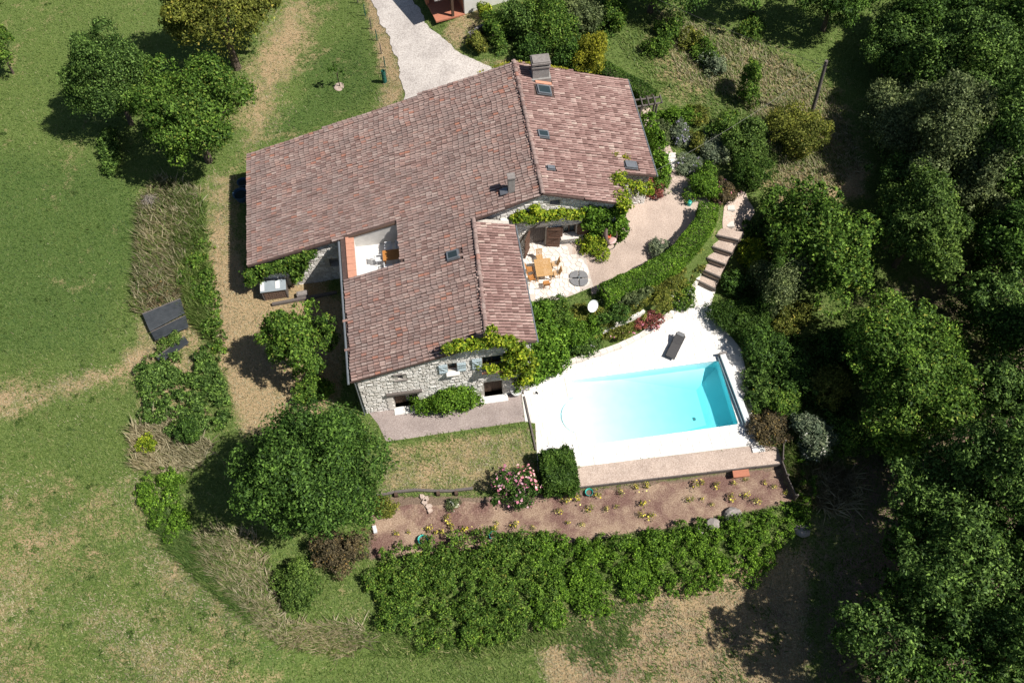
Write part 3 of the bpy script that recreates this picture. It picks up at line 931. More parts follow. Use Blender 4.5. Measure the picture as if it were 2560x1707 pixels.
# ------------------------------------------------------------------ farmhouse
house = empty('farmhouse', (0, 0, 0), 'sprawling stone farmhouse with weathered terracotta tile roofs beside the pool', 'house')
ZL, SLL = 3.2, 0.28
def zl(u): return ZL + SLL * (u + 12.35)
RU, RZ_ = 7.5, zl(7.5)
def zr(u): return RZ_ - 0.33 * (u - RU)
R2U = 2.85
R2Z = zl(R2U)
def z2(u): return R2Z - 0.31 * (u - R2U)
polyL = [(-12.35, 37.55), (-5.8, 37.45), (-5.8, 26.6), (2.62, 26.65), (3.0, 35.75), (RU, 36.2), (RU, 48.2), (-12.35, 47.6)]
HOLE = (-5.45, -1.95, 34.15, 37.45)
polyR = [(RU, 36.2), (13.2, 36.0), (13.2, 38.7), (15.84, 38.8), (15.84, 48.1), (RU, 48.2)]
poly2 = [(2.62, 26.65), (5.55, 26.8), (5.6, 35.65), (3.0, 35.75)]
def roof_deck(name, poly, zf, hole=None):
    bm = bmesh.new(); es = []
    loops = [poly]
    if hole:
        a, b, c, d = hole; loops.append([(a, c), (b, c), (b, d), (a, d)])
    for lp in loops:
        vs = [bm.verts.new((x, y, zf(x) - .05)) for x, y in lp]
        for i in range(len(vs)): es.append(bm.edges.new((vs[i], vs[(i + 1) % len(vs)])))
    bmesh.ops.triangle_fill(bm, use_beauty=True, edges=es)
    ext = bmesh.ops.extrude_face_region(bm, geom=bm.faces[:])
    for g in ext['geom']:
        if isinstance(g, bmesh.types.BMVert): g.co.z -= 0.16
    bmesh.ops.recalc_face_normals(bm, faces=bm.faces)
    me = bpy.data.meshes.new(name); bm.to_mesh(me); bm.free()
    me.attributes.new('rnd', 'FLOAT', 'FACE')
    return link_mesh(name, me, 'roof_deck', house)
SKYL = []
ALLT = []
def sag(x, y): return .02 * math.sin(x * .8 + 1) * math.sin(y * .55) + .012 * math.sin(x * 2.1 + y * 1.3)
def tile_verts(x, y, zf, dirn, ln, rad, sl, jx, jy, jr):
    """cover tile: tapered half pipe, long axis down the slope (dirn = +1 slope rises with u)"""
    vs = []
    seg = 4
    for (s, rr, lift) in ((0.0, rad, .028), (1.0, rad * .8, 0.0)):
        for k in range(seg + 1):
            a = math.pi * k / seg
            lx = (s - .5) * ln * dirn; ly = -rr * math.cos(a); lz = rr * .85 * math.sin(a) + lift
            X = x + jx + lx - jr * ly; Y = y + jy + ly + jr * lx
            vs.append((X, Y, zf(X) + lz + sag(X, Y)))
    m = seg + 1
    fs = [(k, k + 1, m + k + 1, m + k) for k in range(seg)]
    # front lip
    b = len(vs)
    for k in range(m):
        a = math.pi * k / seg
        lx = (-.5) * ln * dirn; ly = -rad * .8 * math.cos(a); lz = rad * .66 * math.sin(a) + .012
        X = x + jx + lx - jr * ly; Y = y + jy + ly + jr * lx
        vs.append((X, Y, zf(X) + lz + sag(X, Y)))
    fs += [(k, b + k, b + k + 1, k + 1) for k in range(seg)]
    return vs, fs
def tiles(poly, zf, dirn, mat, hole=None, skip=(), dy=0.215, dx=0.37):
    us = [p[0] for p in poly]; vs_ = [p[1] for p in poly]
    rows = int((max(us) - min(us)) / dx) + 2
    y = min(vs_) + dy / 2
    c = 0
    wob = {}
    while y < max(vs_):
        off = 0.05 * math.sin(y * .9) + 0.03 * math.sin(y * 3.1) + rng.normal(0, .022)
        cj = rng.normal(0, .008)
        for r_ in range(rows):
            if dirn > 0: x = min(us) + (r_ + .5) * dx + off * min(1, r_ / 3)
            else: x = max(us) - (r_ + .5) * dx - off * min(1, r_ / 3)
            q = (x, y)
            if not (inside(poly, np.array([x]), np.array([y]))[0]): continue
            if hole and hole[0] - .12 < x < hole[1] + .12 and hole[2] - .08 < y < hole[3] + .08: continue
            if any(a < x < b and cc < y < d for a, b, cc, d in skip): continue
            vs, fs = tile_verts(x, y, zf, dirn, dx * 1.13, .088 + rng.uniform(-.006, .006), 0, rng.normal(0, .014), cj + rng.normal(0, .007), rng.normal(0, .03))
            ALLT.append((math.dist(vs[0], CAM), vs, fs, mat))
        y += dy
# skylights: (px, py, roof function, size along slope, size along ridge, solid)
def on_roof(px, py, zf):
    z = 6.0
    for _ in range(40):
        p = P(px, py, z); z = .5 * z + .5 * zf(p[0])
    return P(px, py, z)
SK = [(1360, 228, zr, .98, .8, 'glass'), (1358, 338, zr, .75, .58, 'glass'), (1377, 422, zr, .5, .28, 'zinc'), (1577, 415, zr, .85, .58, 'zinc'), (1132, 640, zl, .75, .62, 'glass')]
skL = []; skR = []
for (px, py, zf, a, b, kind) in SK:
    q = on_roof(px, py, zf)
    (skL if zf is zl else skR).append((q[0] - a / 2 - .12, q[0] + a / 2 + .12, q[1] - b / 2 - .08, q[1] + b / 2 + .08))
CH1 = on_roof(1354, 165, zr); CH1 = (9.15, 46.95)
CH2 = on_roof(1278, 475, zl)
skR.append((CH1[0] - .75, CH1[0] + .75, CH1[1] - .55, CH1[1] + .6))
skL.append((CH2[0] - .3, CH2[0] + .3, CH2[1] - .25, CH2[1] + .25))
rdL = roof_deck('roof', polyL, zl, HOLE)
rdR = roof_deck('roof', polyR, zr)
rd2 = roof_deck('roof', poly2, z2)
tiles(polyL, zl, 1, 'roof_tile', HOLE, skL)
n_left = len(ALLT)
tiles(polyR, zr, -1, 'roof_tile_pink', None, skR)
n_right = len(ALLT)
tiles(poly2, z2, -1, 'roof_tile_pink')
order = sorted(range(len(ALLT)), key=lambda i: ALLT[i][0])
single = set(order[:300])
bulk = {'L': MB(), 'R': MB(), '2': MB()}
for i, (d, vs, fs, mat) in enumerate(ALLT):
    which = 'L' if i < n_left else ('R' if i < n_right else '2')
    par = {'L': rdL, 'R': rdR, '2': rd2}[which]
    r_ = float(rng.uniform(0, 1))
    if i in single:
        c = np.mean(vs, 0)
        MB().add([tuple(np.array(v) - c) for v in vs], fs, r_).build('tile', mat, par, tuple(c))
    else:
        bulk[which].add(vs, fs, r_)
for kx, par, mat in (('L', rdL, 'roof_tile'), ('R', rdR, 'roof_tile_pink'), ('2', rd2, 'roof_tile_pink')):
    tag(bulk[kx].build('tiles', mat, par), kind='stuff')
# ridge tiles and lichen at the verge
def ridge(a, b, par, mat='roof_tile'):
    a = Vector(a); b = Vector(b); L = (b - a).length; m = int(L / .4)
    for i in range(m):
        p = a.lerp(b, (i + .5) / m)
        mb = MB(); vs = []; seg = 6
        wob = rng.normal(0, .012)
        for s, rr, lf in ((-.24, .15, .03), (.22, .125, 0)):
            for k in range(seg + 1):
                an = math.pi * k / seg
                vs.append((-rr * math.cos(an) + wob, s, rr * .8 * math.sin(an) + lf))
        q = seg + 1
        fs = [(k + 1, k, q + k, q + k + 1) for k in range(seg)]
        ang = math.atan2(b.y - a.y, b.x - a.x) - math.pi / 2
        c, s_ = math.cos(ang), math.sin(ang)
        vs = [(x * c - y * s_, x * s_ + y * c, z) for x, y, z in vs]
        mb.add(vs, fs, rng.uniform(0, .9)).build('ridge_tile', mat, par, tuple(p))
ridge((RU, 36.1, RZ_ + .06), (RU, 48.2, RZ_ + .06), rdL)
ridge((2.62, 26.6, zl(2.62) + .06), (3.0, 35.8, zl(3.0) + .06), rd2)
lp_ = []
for i in range(900):
    k_ = rng.uniform(0, 1)
    x = RU + (rng.normal(0, .12) if k_ < .12 else rng.uniform(.6, 6.2) * rng.uniform(.5, 1) if k_ < .75 else -rng.uniform(.2, 2.6))
    if math.sin(x * 3.1) + math.sin(x * 7.3 + 1) < -.4: continue
    lp_.append((x, 48.14 + rng.normal(0, .05), (zr(x) if x > RU else zl(x)) + .09 + abs(rng.normal(0, .03))))
for px, py, n_ in ((1540, 388, 30), (1562, 394, 70), (1566, 398, 40)):
    q = on_roof(px, py, zr)
    for _ in range(n_): lp_.append((q[0] + rng.normal(0, .12), q[1] + rng.normal(0, .1), q[2] + .1 + rng.uniform(0, .05)))
lp_ = np.array(lp_)
co = leaves(lp_, np.tile([0, 0, 1.0], (len(lp_), 1)), .09, .8, .6)
tag(link_mesh('lichen', quads_mesh('lichen', co, rng.uniform(0, 1, len(co)), rng.uniform(0, 1, len(co)), 'leaf_yellow'), None, rdR), kind='stuff')
# skylights
for i, (px, py, zf, a, b, kind) in enumerate(SK):
    q = on_roof(px, py, zf)
    sl = SLL if zf is zl else -.33
    ry = -math.atan(sl)
    fr = MB()
    fr.box((0, b / 2 - .04, .05), (a, .08, .1)); fr.box((0, -b / 2 + .04, .05), (a, .08, .1))
    fr.box((a / 2 - .04, 0, .05), (.08, b - .16, .097)); fr.box((-a / 2 + .04, 0, .05), (.08, b - .16, .097))
    f = fr.build('skylight', 'grey_frame', house, tuple(q + [0, 0, .1])); f.rotation_euler = (0, ry, 0)
    MB().box((0, 0, .07), (a - .16, b - .16, .03)).build('pane', 'window_glass' if kind == 'glass' else 'zinc', f)
    MB().box((-.0, 0, -.05), (a + .12, b + .08, .04)).build('flashing', 'zinc', f)
# chimneys
zc1 = zr(CH1[0])
ch = empty('chimney', (CH1[0], CH1[1], zc1)); ch.parent = house
MB().box((0, 0, .4), (1.15, .8, 1.6)).build('stack', 'chimney_render', ch)
MB().box((0, -.02, .05), (1.42, 1.02, .45)).build('plinth', 'chimney_render', ch)
MB().box((0, 0, 1.23), (1.3, .95, .1)).build('crown', 'fibre_cement', ch)
mb = MB()
for sx in (-.5, .5):
    for sy in (-.32, .32): mb.box((sx, sy, 1.36), (.14, .14, .18))
mb.build('cap_support', 'chimney_render', ch)
MB().box((0, 0, 1.52), (1.3, .95, .14)).box((0, 0, 1.63), (1.15, .8, .1)).build('cap', 'fibre_cement', ch)
MB().box((.15, -.62, .06), (1.2, .3, .04), ry=math.atan(.33)).build('flashing', 'terracotta', ch)
ch2 = empty('chimney', (CH2[0], CH2[1], zl(CH2[0]))); ch2.parent = house
MB().box((0, 0, .5), (.42, .42, 1.4)).build('stack', 'chimney_render', ch2)
MB().box((0, 0, 1.3), (.5, .5, .12)).build('cap', 'fibre_cement', ch2)
MB().box((-.5, -.1, .06), (.5, .5, .04), ry=-math.atan(SLL)).build('flashing', 'zinc', ch2)
# gutters
mb = MB(); mb.tube([(-5.92, 26.5, zl(-5.8) - .1), (-5.92, 37.3, zl(-5.8) - .1)], .075, 8); mb.build('gutter', 'grey_frame', house)
mb = MB(); mb.tube([(15.96, 38.8, zr(15.84) - .1), (15.96, 48.1, zr(15.84) - .1)], .06, 8); mb.build('gutter', 'grey_frame', house)
mb = MB(); mb.tube([(5.66, 26.8, z2(5.55) - .1), (5.7, 35.6, z2(5.55) - .1)], .06, 8); mb.build('gutter', 'grey_frame', house)
mb = MB(); mb.tube([(-5.75, 26.85, zl(-5.8) - .15), (-5.6, 26.8, zl(-5.8) - .6), (-5.6, 26.8, 0.05)], .045, 8); mb.build('downpipe', 'grey_frame', house)

# walls with real openings.  axis 'v': wall in plane y = c facing -y ; axis 'u': plane x = c
def wall(axis, c, face, s0, s1, zb, ztop, openings, breaks=(), thick=.5, mat='wall_mortar', stones=True, stone_range=None, name='wall', sm='wall_stone', ston_sz=(.34, .19)):
    mb = MB()
    xs = sorted(set([s0, s1] + [o[0] for o in openings] + [o[1] for o in openings] + list(breaks)))
    def pt(s, z, off=0.0):
        return (s, c + face * off, z) if axis == 'v' else (c + face * off, s, z)
    for a, b in zip(xs[:-1], xs[1:]):
        m = (a + b) / 2
        zs_ = [[zb, zb]]
        ops = sorted([o for o in openings if o[0] <= m <= o[1]], key=lambda o: o[2])
        lo = [zb, zb]
        for o in ops:
            mb.add([pt(a, lo[0]), pt(b, lo[1]), pt(b, o[2]), pt(a, o[2])], [(0, 1, 2, 3)])
            lo = [o[3], o[3]]
        mb.add([pt(a, lo[0]), pt(b, lo[1]), pt(b, ztop(b)), pt(a, ztop(a))], [(0, 1, 2, 3)])
        mb.add([pt(a, zb, -thick), pt(b, zb, -thick), pt(b, ztop(b), -thick), pt(a, ztop(a), -thick)], [(0, 1, 2, 3)])
        mb.add([pt(a, ztop(a)), pt(b, ztop(b)), pt(b, ztop(b), -thick), pt(a, ztop(a), -thick)], [(0, 1, 2, 3)])
    for s in (s0, s1):
        mb.add([pt(s, zb), pt(s, ztop(s)), pt(s, ztop(s), -thick), pt(s, zb, -thick)], [(0, 1, 2, 3)])
    for o in openings:
        a, b, z0, z1 = o[:4]
        mb.add([pt(a, z0), pt(a, z1), pt(a, z1, -.45), pt(a, z0, -.45)], [(0, 1, 2, 3)])
        mb.add([pt(b, z0), pt(b, z1), pt(b, z1, -.45), pt(b, z0, -.45)], [(0, 1, 2, 3)])
        mb.add([pt(a, z1), pt(b, z1), pt(b, z1, -.45), pt(a, z1, -.45)], [(0, 1, 2, 3)])
        mb.add([pt(a, z0), pt(b, z0), pt(b, z0, -.45), pt(a, z0, -.45)], [(0, 1, 2, 3)])
    o_ = mb.build(name, mat, house)
    if stones:
        sb = MB()
        z = zb + .02
        while True:
            hh = ston_sz[1] * rng.uniform(.75, 1.25)
            if z > max(ztop(x) for x in xs): break
            s = s0 + rng.uniform(-.2, 0)
            while s < s1:
                wd = ston_sz[0] * rng.uniform(.55, 1.4)
                a, b = max(s, s0) + .012, min(s + wd, s1) - .012
                zz0, zz1 = z + .01 + rng.uniform(-.015, .015), z + hh - .012 + rng.uniform(-.02, .02)
                s += wd
                if b - a < .06 or zz1 > min(ztop(a), ztop(b)) - .03: continue
                if any(a < o[1] + .03 and b > o[0] - .03 and zz0 < o[3] + .02 and zz1 > o[2] - .02 for o in openings): continue
                if stone_range and not stone_range((a + b) / 2, (zz0 + zz1) / 2): continue
                pr_ = rng.uniform(.025, .06); i_ = .025
                jj = lambda: rng.uniform(-.018, .018)
                q = [(a + jj(), zz0 + jj()), (b + jj(), zz0 + jj()), (b + jj(), zz1 + jj()), (a + jj(), zz1 + jj())]
                qi = [(a + i_ + jj(), zz0 + i_), (b - i_ + jj(), zz0 + i_), (b - i_ + jj(), zz1 - i_), (a + i_ + jj(), zz1 - i_)]
                vs = [pt(x, y_, .001) for x, y_ in q] + [pt(x, y_, pr_ + jj() * .5) for x, y_ in qi]
                sb.add(vs, [(4, 5, 6, 7), (0, 1, 5, 4), (1, 2, 6, 5), (2, 3, 7, 6), (3, 0, 4, 7)], rng.uniform(0, 1))
            z += hh
        tag(sb.build('rubble_stones', sm, o_), kind='stuff')
    return o_
def rect_px(tl, br, v0):
    a = WV(*tl, v0); b = WV(*br, v0)
    return [min(a[0], b[0]), max(a[0], b[0]), min(a[1], b[1]), max(a[1], b[1])]
# south gable of the low wing
VS = 26.95
g_door = [WV(978, 975, VS)[0], WV(1038, 960, VS)[0], 0.02, 2.15]
vent = rect_px((993, 938), (1008, 947), VS)
win1 = rect_px((1117, 893), (1141, 912), VS)
win2 = rect_px((1205, 888), (1254, 910), VS); 
door2 = [win2[0] + .02, win2[1] + .03, 0.02, 2.0]
win2[2] = max(win2[2], door2[3] + .45); win2[3] = win2[2] + 1.15; win1[2] = win2[2]; win1[3] = win1[2] + .95
vent[3] = vent[2] + .6
top_s = lambda s: (zl(s) if s < 2.62 else z2(s)) - .2
w_s = wall('v', VS, -1, -5.5, 5.3, -.2, top_s, [g_door, vent, win1, win2, door2], breaks=(2.62,))
wall('u', -5.5, -1, VS, 37.8, -.2, lambda s: zl(-5.5) - .2, [], stones=True)
wall('u', 5.3, 1, VS, 36.5, -.2, lambda s: z2(5.3) - .2, [], stones=False, mat='white_render')
# south gable of the west wing
wall('v', 37.8, -1, -12.0, -5.5, -.3, lambda s: zl(s) - .2, [[-7.0, -6.2, 1.6, 2.5]])
wall('u', -12.0, -1, 37.8, 47.3, -.5, lambda s: zl(-12.0) - .2, [], stones=False)
wall('v', 47.3, 1, -12.0, 15.5, -.5, lambda s: (zl(s) if s < RU else zr(s)) - .2, [], breaks=(RU,), stones=False)
wall('u', 15.5, 1, 39.1, 47.3, 0, lambda s: zr(15.5) - .2, [], stones=False)
wall('v', 39.1, -1, 12.9, 15.5, 0, lambda s: zr(s) - .2, [], stones=True)
wall('u', 12.9, 1, 36.45, 39.1, 0, lambda s: zr(12.9) - .2, [], stones=False)
# south gable over the patio
VG = 36.45
gd = [WV(1325, 560, VG)[0], WV(1366, 560, VG)[0], PZ + .02, PZ + 2.15]
gw = [WV(1408, 570, VG)[0], WV(1441, 570, VG)[0], PZ + .95, PZ + 2.0]
gt = [WV(1375, 510, VG)[0], WV(1400, 510, VG)[0], 7.15, 7.6]
top_g = lambda s: (zl(s) if s < RU else zr(s)) - .2
wall('v', VG, -1, 3.2, 12.9, PZ - .3, top_g, [gd, gw, gt], breaks=(RU,))
wall('v', 35.6, -1, 2.9, 5.3, PZ, lambda s: z2(s) - .2, [], stones=False)
# door and window leaves
def panel(name, mat, parent, a, b, z0, z1, y, thick=.05):
    return MB().box(((a + b) / 2, y, (z0 + z1) / 2), (b - a, thick, z1 - z0)).build(name, mat, parent)
def planks(name, mat, a, b, z0, z1, y, n, parent=house):
    e = empty(name, ((a + b) / 2, y, z0)); e.parent = parent
    wd = (b - a) / n
    for i in range(n):
        MB().box((a + wd * (i + .5) - (a + b) / 2, rng.uniform(-.006, .006), (z1 - z0) / 2), (wd - .012, .05, z1 - z0)).build('plank', mat, e)
    return e
# shaded store: open dark doorway with a plank door ajar
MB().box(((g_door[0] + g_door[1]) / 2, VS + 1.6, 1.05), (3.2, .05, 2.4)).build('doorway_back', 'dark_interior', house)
dl = planks('store_door', 'timber_dark', g_door[0] + .04, g_door[0] + .74, .03, 2.1, VS + .42, 4)
MB().box(((g_door[0] + g_door[1]) / 2, VS - .05, g_door[3] + .1), (g_door[1] - g_door[0] + .7, .3, .2)).build('lintel', 'timber_grey', house)
MB().box(((g_door[0] + g_door[1]) / 2, VS - .2, .03), (g_door[1] - g_door[0] + .2, .55, .1)).build('threshold', 'white_render', house)
for k in range(8):
    MB().box((0, 0, 0), (.42 if k % 2 else .3, .08, .24), r=rng.uniform(.5, 1)).build('jamb_stone', 'patio_stone', house, (g_door[0] - .24, VS - .03, .2 + .26 * k))
    MB().box((0, 0, 0), (.42 if k % 2 else .3, .08, .24), r=rng.uniform(.5, 1)).build('jamb_stone', 'patio_stone', house, (g_door[1] + .24, VS - .03, .2 + .26 * k))
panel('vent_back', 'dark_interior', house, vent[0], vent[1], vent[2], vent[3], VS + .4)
mb = MB(); vm_ = (vent[0] + vent[1]) / 2
mb.box((vm_, VS - .04, vent[3] + .09), (vent[1] - vent[0] + .5, .1, .16)); mb.box((vm_, VS - .04, vent[2] - .08), (vent[1] - vent[0] + .5, .1, .14))
mb.build('vent_surround', 'fibre_cement', house)
def window(wn, nb, y, open_sh=None, shut='shutter_blue', wsh=None):
    a, b, z0, z1 = wn
    f = empty('window', ((a + b) / 2, y + .25, (z0 + z1) / 2)); f.parent = house
    W, Hh = b - a, z1 - z0
    mb = MB()
    mb.box((0, 0, Hh / 2 - .04), (W, .07, .08)); mb.box((0, 0, -Hh / 2 + .04), (W, .07, .08))
    for k in range(nb + 1):
        mb.box((-W / 2 + .04 + (W - .08) * k / nb, 0, 0), (.07, .066, Hh - .16))
    mb.build('frame', 'timber_dark', f)
    for k in range(nb):
        pw_ = (W - .08) / nb
        MB().box((-W / 2 + .04 + pw_ * (k + .5), .03, 0), (pw_ - .06, .02, Hh - .15)).build('pane', 'window_glass', f)
    MB().box((0, -.38, -Hh / 2 - .05), (W + .3, .45, .09)).build('sill', 'patio_stone', f)
    if open_sh:
        sw = wsh or W / 2
        for sx in open_sh:
            x = sx * (W / 2 + sw / 2 + .03)
            s_ = empty('shutter', ((a + b) / 2 + x, y - .09, (z0 + z1) / 2)); s_.parent = house
            n_ = 4
            for k in range(n_):
                MB().box((-sw / 2 + sw * (k + .5) / n_, 0, 0), (sw / n_ - .012, .04, Hh + .12)).build('board', shut, s_)
            mb = MB()
            for zz in (-.36, .36): mb.box((0, -.035, zz * Hh), (sw - .04, .03, .09))
            dz = .62 * Hh; mb.box((0, -.033, 0), (.08, .028, math.hypot(sw * .8, dz)), ry=math.atan2(sw * .8, dz) * sx)
            mb.build('brace', shut, s_)
    return f
window(win1, 1, VS, (-1, 1), wsh=.55)
window(win2, 2, VS, (-1, 1), wsh=.62)
# balcony rail before the larger window
rail = empty('balcony_rail', ((win2[0] + win2[1]) / 2, VS - .16, win2[2])); rail.parent = house
mb = MB(); W = win2[1] - win2[0]
mb.box((0, 0, .45), (W, .04, .04)); mb.box((0, 0, .06), (W, .04, .04))
mb.build('bar', 'black_metal', rail)
mb = MB()
for k in range(11): mb.box((-W / 2 + W * (k + .5) / 11, 0, .25), (.025, .025, .36))
mb.build('baluster', 'black_metal', rail)
MB().box((0, -.12, -.12), (W + .2, .35, .2)).build('window_ledge', 'terracotta', rail)
planks('cellar_door', 'timber_dark', door2[0] + .03, door2[1] - .03, .03, 1.98, VS + .38, 6)
MB().box((1.9 + (door2[0] + door2[1]) / 2 - 1.9, VS - .3, .07), (1.8, .5, .1)).build('doorstep', 'deck_slab', house)
# gable over the patio: plank door, open brown shutters, window
planks('double_door', 'timber_grey', gd[0] + .03, gd[1] - .03, PZ + .03, gd[3] - .02, VG + .35, 7)
window(gw, 2, VG, (-1, 1), shut='shutter_brown', wsh=.8)
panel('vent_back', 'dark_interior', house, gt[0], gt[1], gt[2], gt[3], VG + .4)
for sx, ang in ((-1, R(68)), (1, R(-14))):
    hx = gd[0] - .02 if sx < 0 else gd[1] + .02
    s_ = empty('door_shutter', (hx, VG - .08, PZ + .05), rz=(-ang if sx < 0 else -ang)); s_.parent = house
    if sx < 0: s_.rotation_euler = (0, 0, math.pi + R(62))
    else: s_.rotation_euler = (0, 0, R(-12))
    for k in range(5):
        MB().box((.1 + .19 * k, 0, 1.05), (.178, .05, 2.05)).build('board', 'shutter_brown', s_)
    mb = MB()
    for zz in (.2, 1.05, 1.9): mb.box((.48, -.045, zz), (.92, .035, .1)); mb.box((.48, .045, zz), (.92, .035, .1))
    for zz in (.62, 1.48):
        mb.box((.48, -.045, zz), (.08, .03, 1.05), ry=R(50)); mb.box((.48, .045, zz), (.08, .03, 1.05), ry=R(50))
    mb.build('brace', 'shutter_brown', s_)
# roof terrace cut into the roof
a, b, c, d = HOLE
FZ = 3.95
ter = empty('roof_terrace', ((a + b) / 2, (c + d) / 2, FZ)); ter.parent = house
cx, cy = (a + b) / 2, (c + d) / 2
MB().box((0, 0, -.1), (b - a, d - c, .2)).build('terrace_floor', 'terrace_tile_white', ter)
def tw(x0, y0, x1, y1, name='terrace_wall', mat='terrace_render'):
    zf0, zf1 = zl(x0) - .07, zl(x1) - .07
    vs = []
    nx, ny = (y1 - y0), -(x1 - x0); L = math.hypot(nx, ny); nx, ny = nx / L * .12, ny / L * .12
    for ox, oy in ((0, 0), (nx, ny)):
        vs += [(x0 + ox - cx, y0 + oy - cy, -.2), (x1 + ox - cx, y1 + oy - cy, -.2), (x1 + ox - cx, y1 + oy - cy, zf1 - FZ), (x0 + ox - cx, y0 + oy - cy, zf0 - FZ)]
    MB().add(vs, [(0, 1, 2, 3), (5, 4, 7, 6), (3, 2, 6, 7), (0, 3, 7, 4), (1, 5, 6, 2)]).build(name, mat, ter)
tw(b, d, a, d); tw(a, c, b, c); tw(b, c, b, d)
MB().box((a + .28 - cx, 0, (zl(a) - FZ) / 2 - .1), (.5, d - c - .02, zl(a) - FZ + .1)).build('parapet', 'white_render', ter)
for k in range(6):
    wy = (d - c) / 6
    MB().box((a + .28 - cx, -(d - c) / 2 + wy * (k + .5), zl(a) - FZ - .02), (.56, wy - .02, .06)).build('coping_tile', 'terracotta', ter)
MB().box((0, (d - c) / 2 - .05, 0), (b - a, .1, .1), ry=-math.atan(SLL)).build('fascia', 'timber_dark', ter, (0, 0, (zl(a) + zl(b)) / 2 - FZ - .1))
house_terrace = (a, b, c, d, FZ)
# loose rubble at the gable foot
for i, (px, py) in enumerate([(935, 1012), (952, 1005), (962, 1010), (915, 1020)]):
    g = P(px, py)
    pts_ = [(rng.uniform(.2, .36) * math.cos(t), rng.uniform(.15, .3) * math.sin(t)) for t in np.linspace(0, 6.28, 7)[:-1]]
    tag(MB().prism(pts_, -.02, .18, .9, .08).build('rubble_stone', 'patio_stone', None, (g[0], g[1], .02)),
        ['pale rubble stone lying nearest the store doorway', 'small pale rubble stone second from the store doorway', 'pale rubble stone touching the gable wall foot', 'leftmost pale rubble stone at the gable corner'][i] if False else ['pale rubble stone left of the middle at the gable foot', 'pale rubble stone tight against the store doorway steps', 'rightmost pale rubble stone in front of the store doorway', 'leftmost pale rubble stone at the gable corner'][i], 'stone', 'rubble at the gable foot')

# ------------------------------------------------------------------ furniture and small things
def chair(pos, rz, mat, label, cat='chair', group='folding chairs round the patio table', name='folding_chair', tilt=0.25, arms=False, h=.9):
    e = empty(name, pos, label, cat, group, rz)          # faces +x
    mb = MB()
    for k in range(5): mb.box((-.17 + .085 * k, 0, .44), (.065, .42, .025))
    mb.build('seat', mat, e)
    mb = MB()
    for k in range(5): mb.box((-.24 - .05 * tilt * 2 * .6, -.17 + .085 * k, .44 + (h - .44) * .55), (.025, .06, (h - .46)), ry=-tilt)
    mb.box((-.3 - .1 * tilt, 0, h - .02), (.035, .46, .07), ry=-tilt)
    mb.build('backrest', mat, e)
    for sx in (-1, 1):
        for sy in (-1, 1):
            MB().tube([(sx * .2, sy * .2, 0), (-sx * .15 if False else sx * .16, sy * .2, .44)], .02, 5).build('leg', mat, e)
    if arms:
        for sy in (-1, 1): MB().box((-.02, sy * .24, .64), (.42, .05, .03)).box((.17, sy * .24, .54), (.03, .04, .2)).build('armrest', mat, e)
    return e
def table(pos, L, W, rz, mat, label, n=11, h=.74, name='garden_table'):
    e = empty(name, pos, label, 'table', None, rz)
    for k in range(n):
        MB().box((0, -W / 2 + .07 + (W - .14) * (k + .5) / n, h - .015), (L - .16, (W - .14) / n - .01, .03)).build('slat', mat, e)
    mb = MB()
    for s in (-1, 1):
        mb.box((0, s * (W / 2 - .035), h - .014), (L, .07, .036)); mb.box((s * (L / 2 - .04), 0, h - .014), (.078, W - .142, .036))
    mb.box((0, 0, h - .012), (.06, W - .15, .04))
    mb.build('frame', mat, e)
    for sx in (-1, 1):
        for sy in (-1, 1): MB().box((sx * (L / 2 - .12), sy * (W / 2 - .1), (h - .04) / 2), (.065, .065, h - .04)).build('leg', mat, e)
    return e
tq = [P(*p, PZ + .8) for p in [(1335.6, 647.8), (1375, 646.5), (1382.8, 687.3), (1341, 692.8)]]
tc = sum(tq) / 4
Lx = (np.linalg.norm(tq[1] - tq[0]) + np.linalg.norm(tq[2] - tq[3])) / 2; Ly = (np.linalg.norm(tq[3] - tq[0]) + np.linalg.norm(tq[2] - tq[1])) / 2
ax = tq[2] - tq[1]
PF = PZ + .07
table((tc[0], tc[1], PF), Ly, Lx, math.atan2(ax[1], ax[0]), 'teak', 'square teak slatted dining table on the pale crazy paving', 14, name='dining_table')
rz_t = math.atan2(ax[1], ax[0]) + math.pi / 2
def near(dx, dy):
    c, s = math.cos(rz_t), math.sin(rz_t)
    return (tc[0] + dx * c - dy * s, tc[1] + dx * s + dy * c, PF)
hx, hy = Lx / 2, Ly / 2
chair(near(-hx - .32, .18), rz_t, 'teak_orange', 'orange wooden folding chair left of the patio table, farther from the pool')
chair(near(-hx - .3, -.5), rz_t + .12, 'teak_orange', 'orange wooden folding chair left of the patio table, nearer the pool')
chair(near(hx + .3, .4), rz_t + math.pi, 'teak', 'pale teak folding chair right of the patio table, nearer the shutters')
chair(near(hx + .3, -.35), rz_t + math.pi, 'teak', 'pale teak folding chair right of the patio table, nearer the round parasol base')
chair(near(-.1, hy + .38), rz_t - math.pi / 2, 'teak', 'pale teak folding chair at the table end nearest the plank door')
chair(near(.05, -hy - .4), rz_t + math.pi / 2, 'teak_orange', 'orange wooden folding chair at the table end towards the pool')
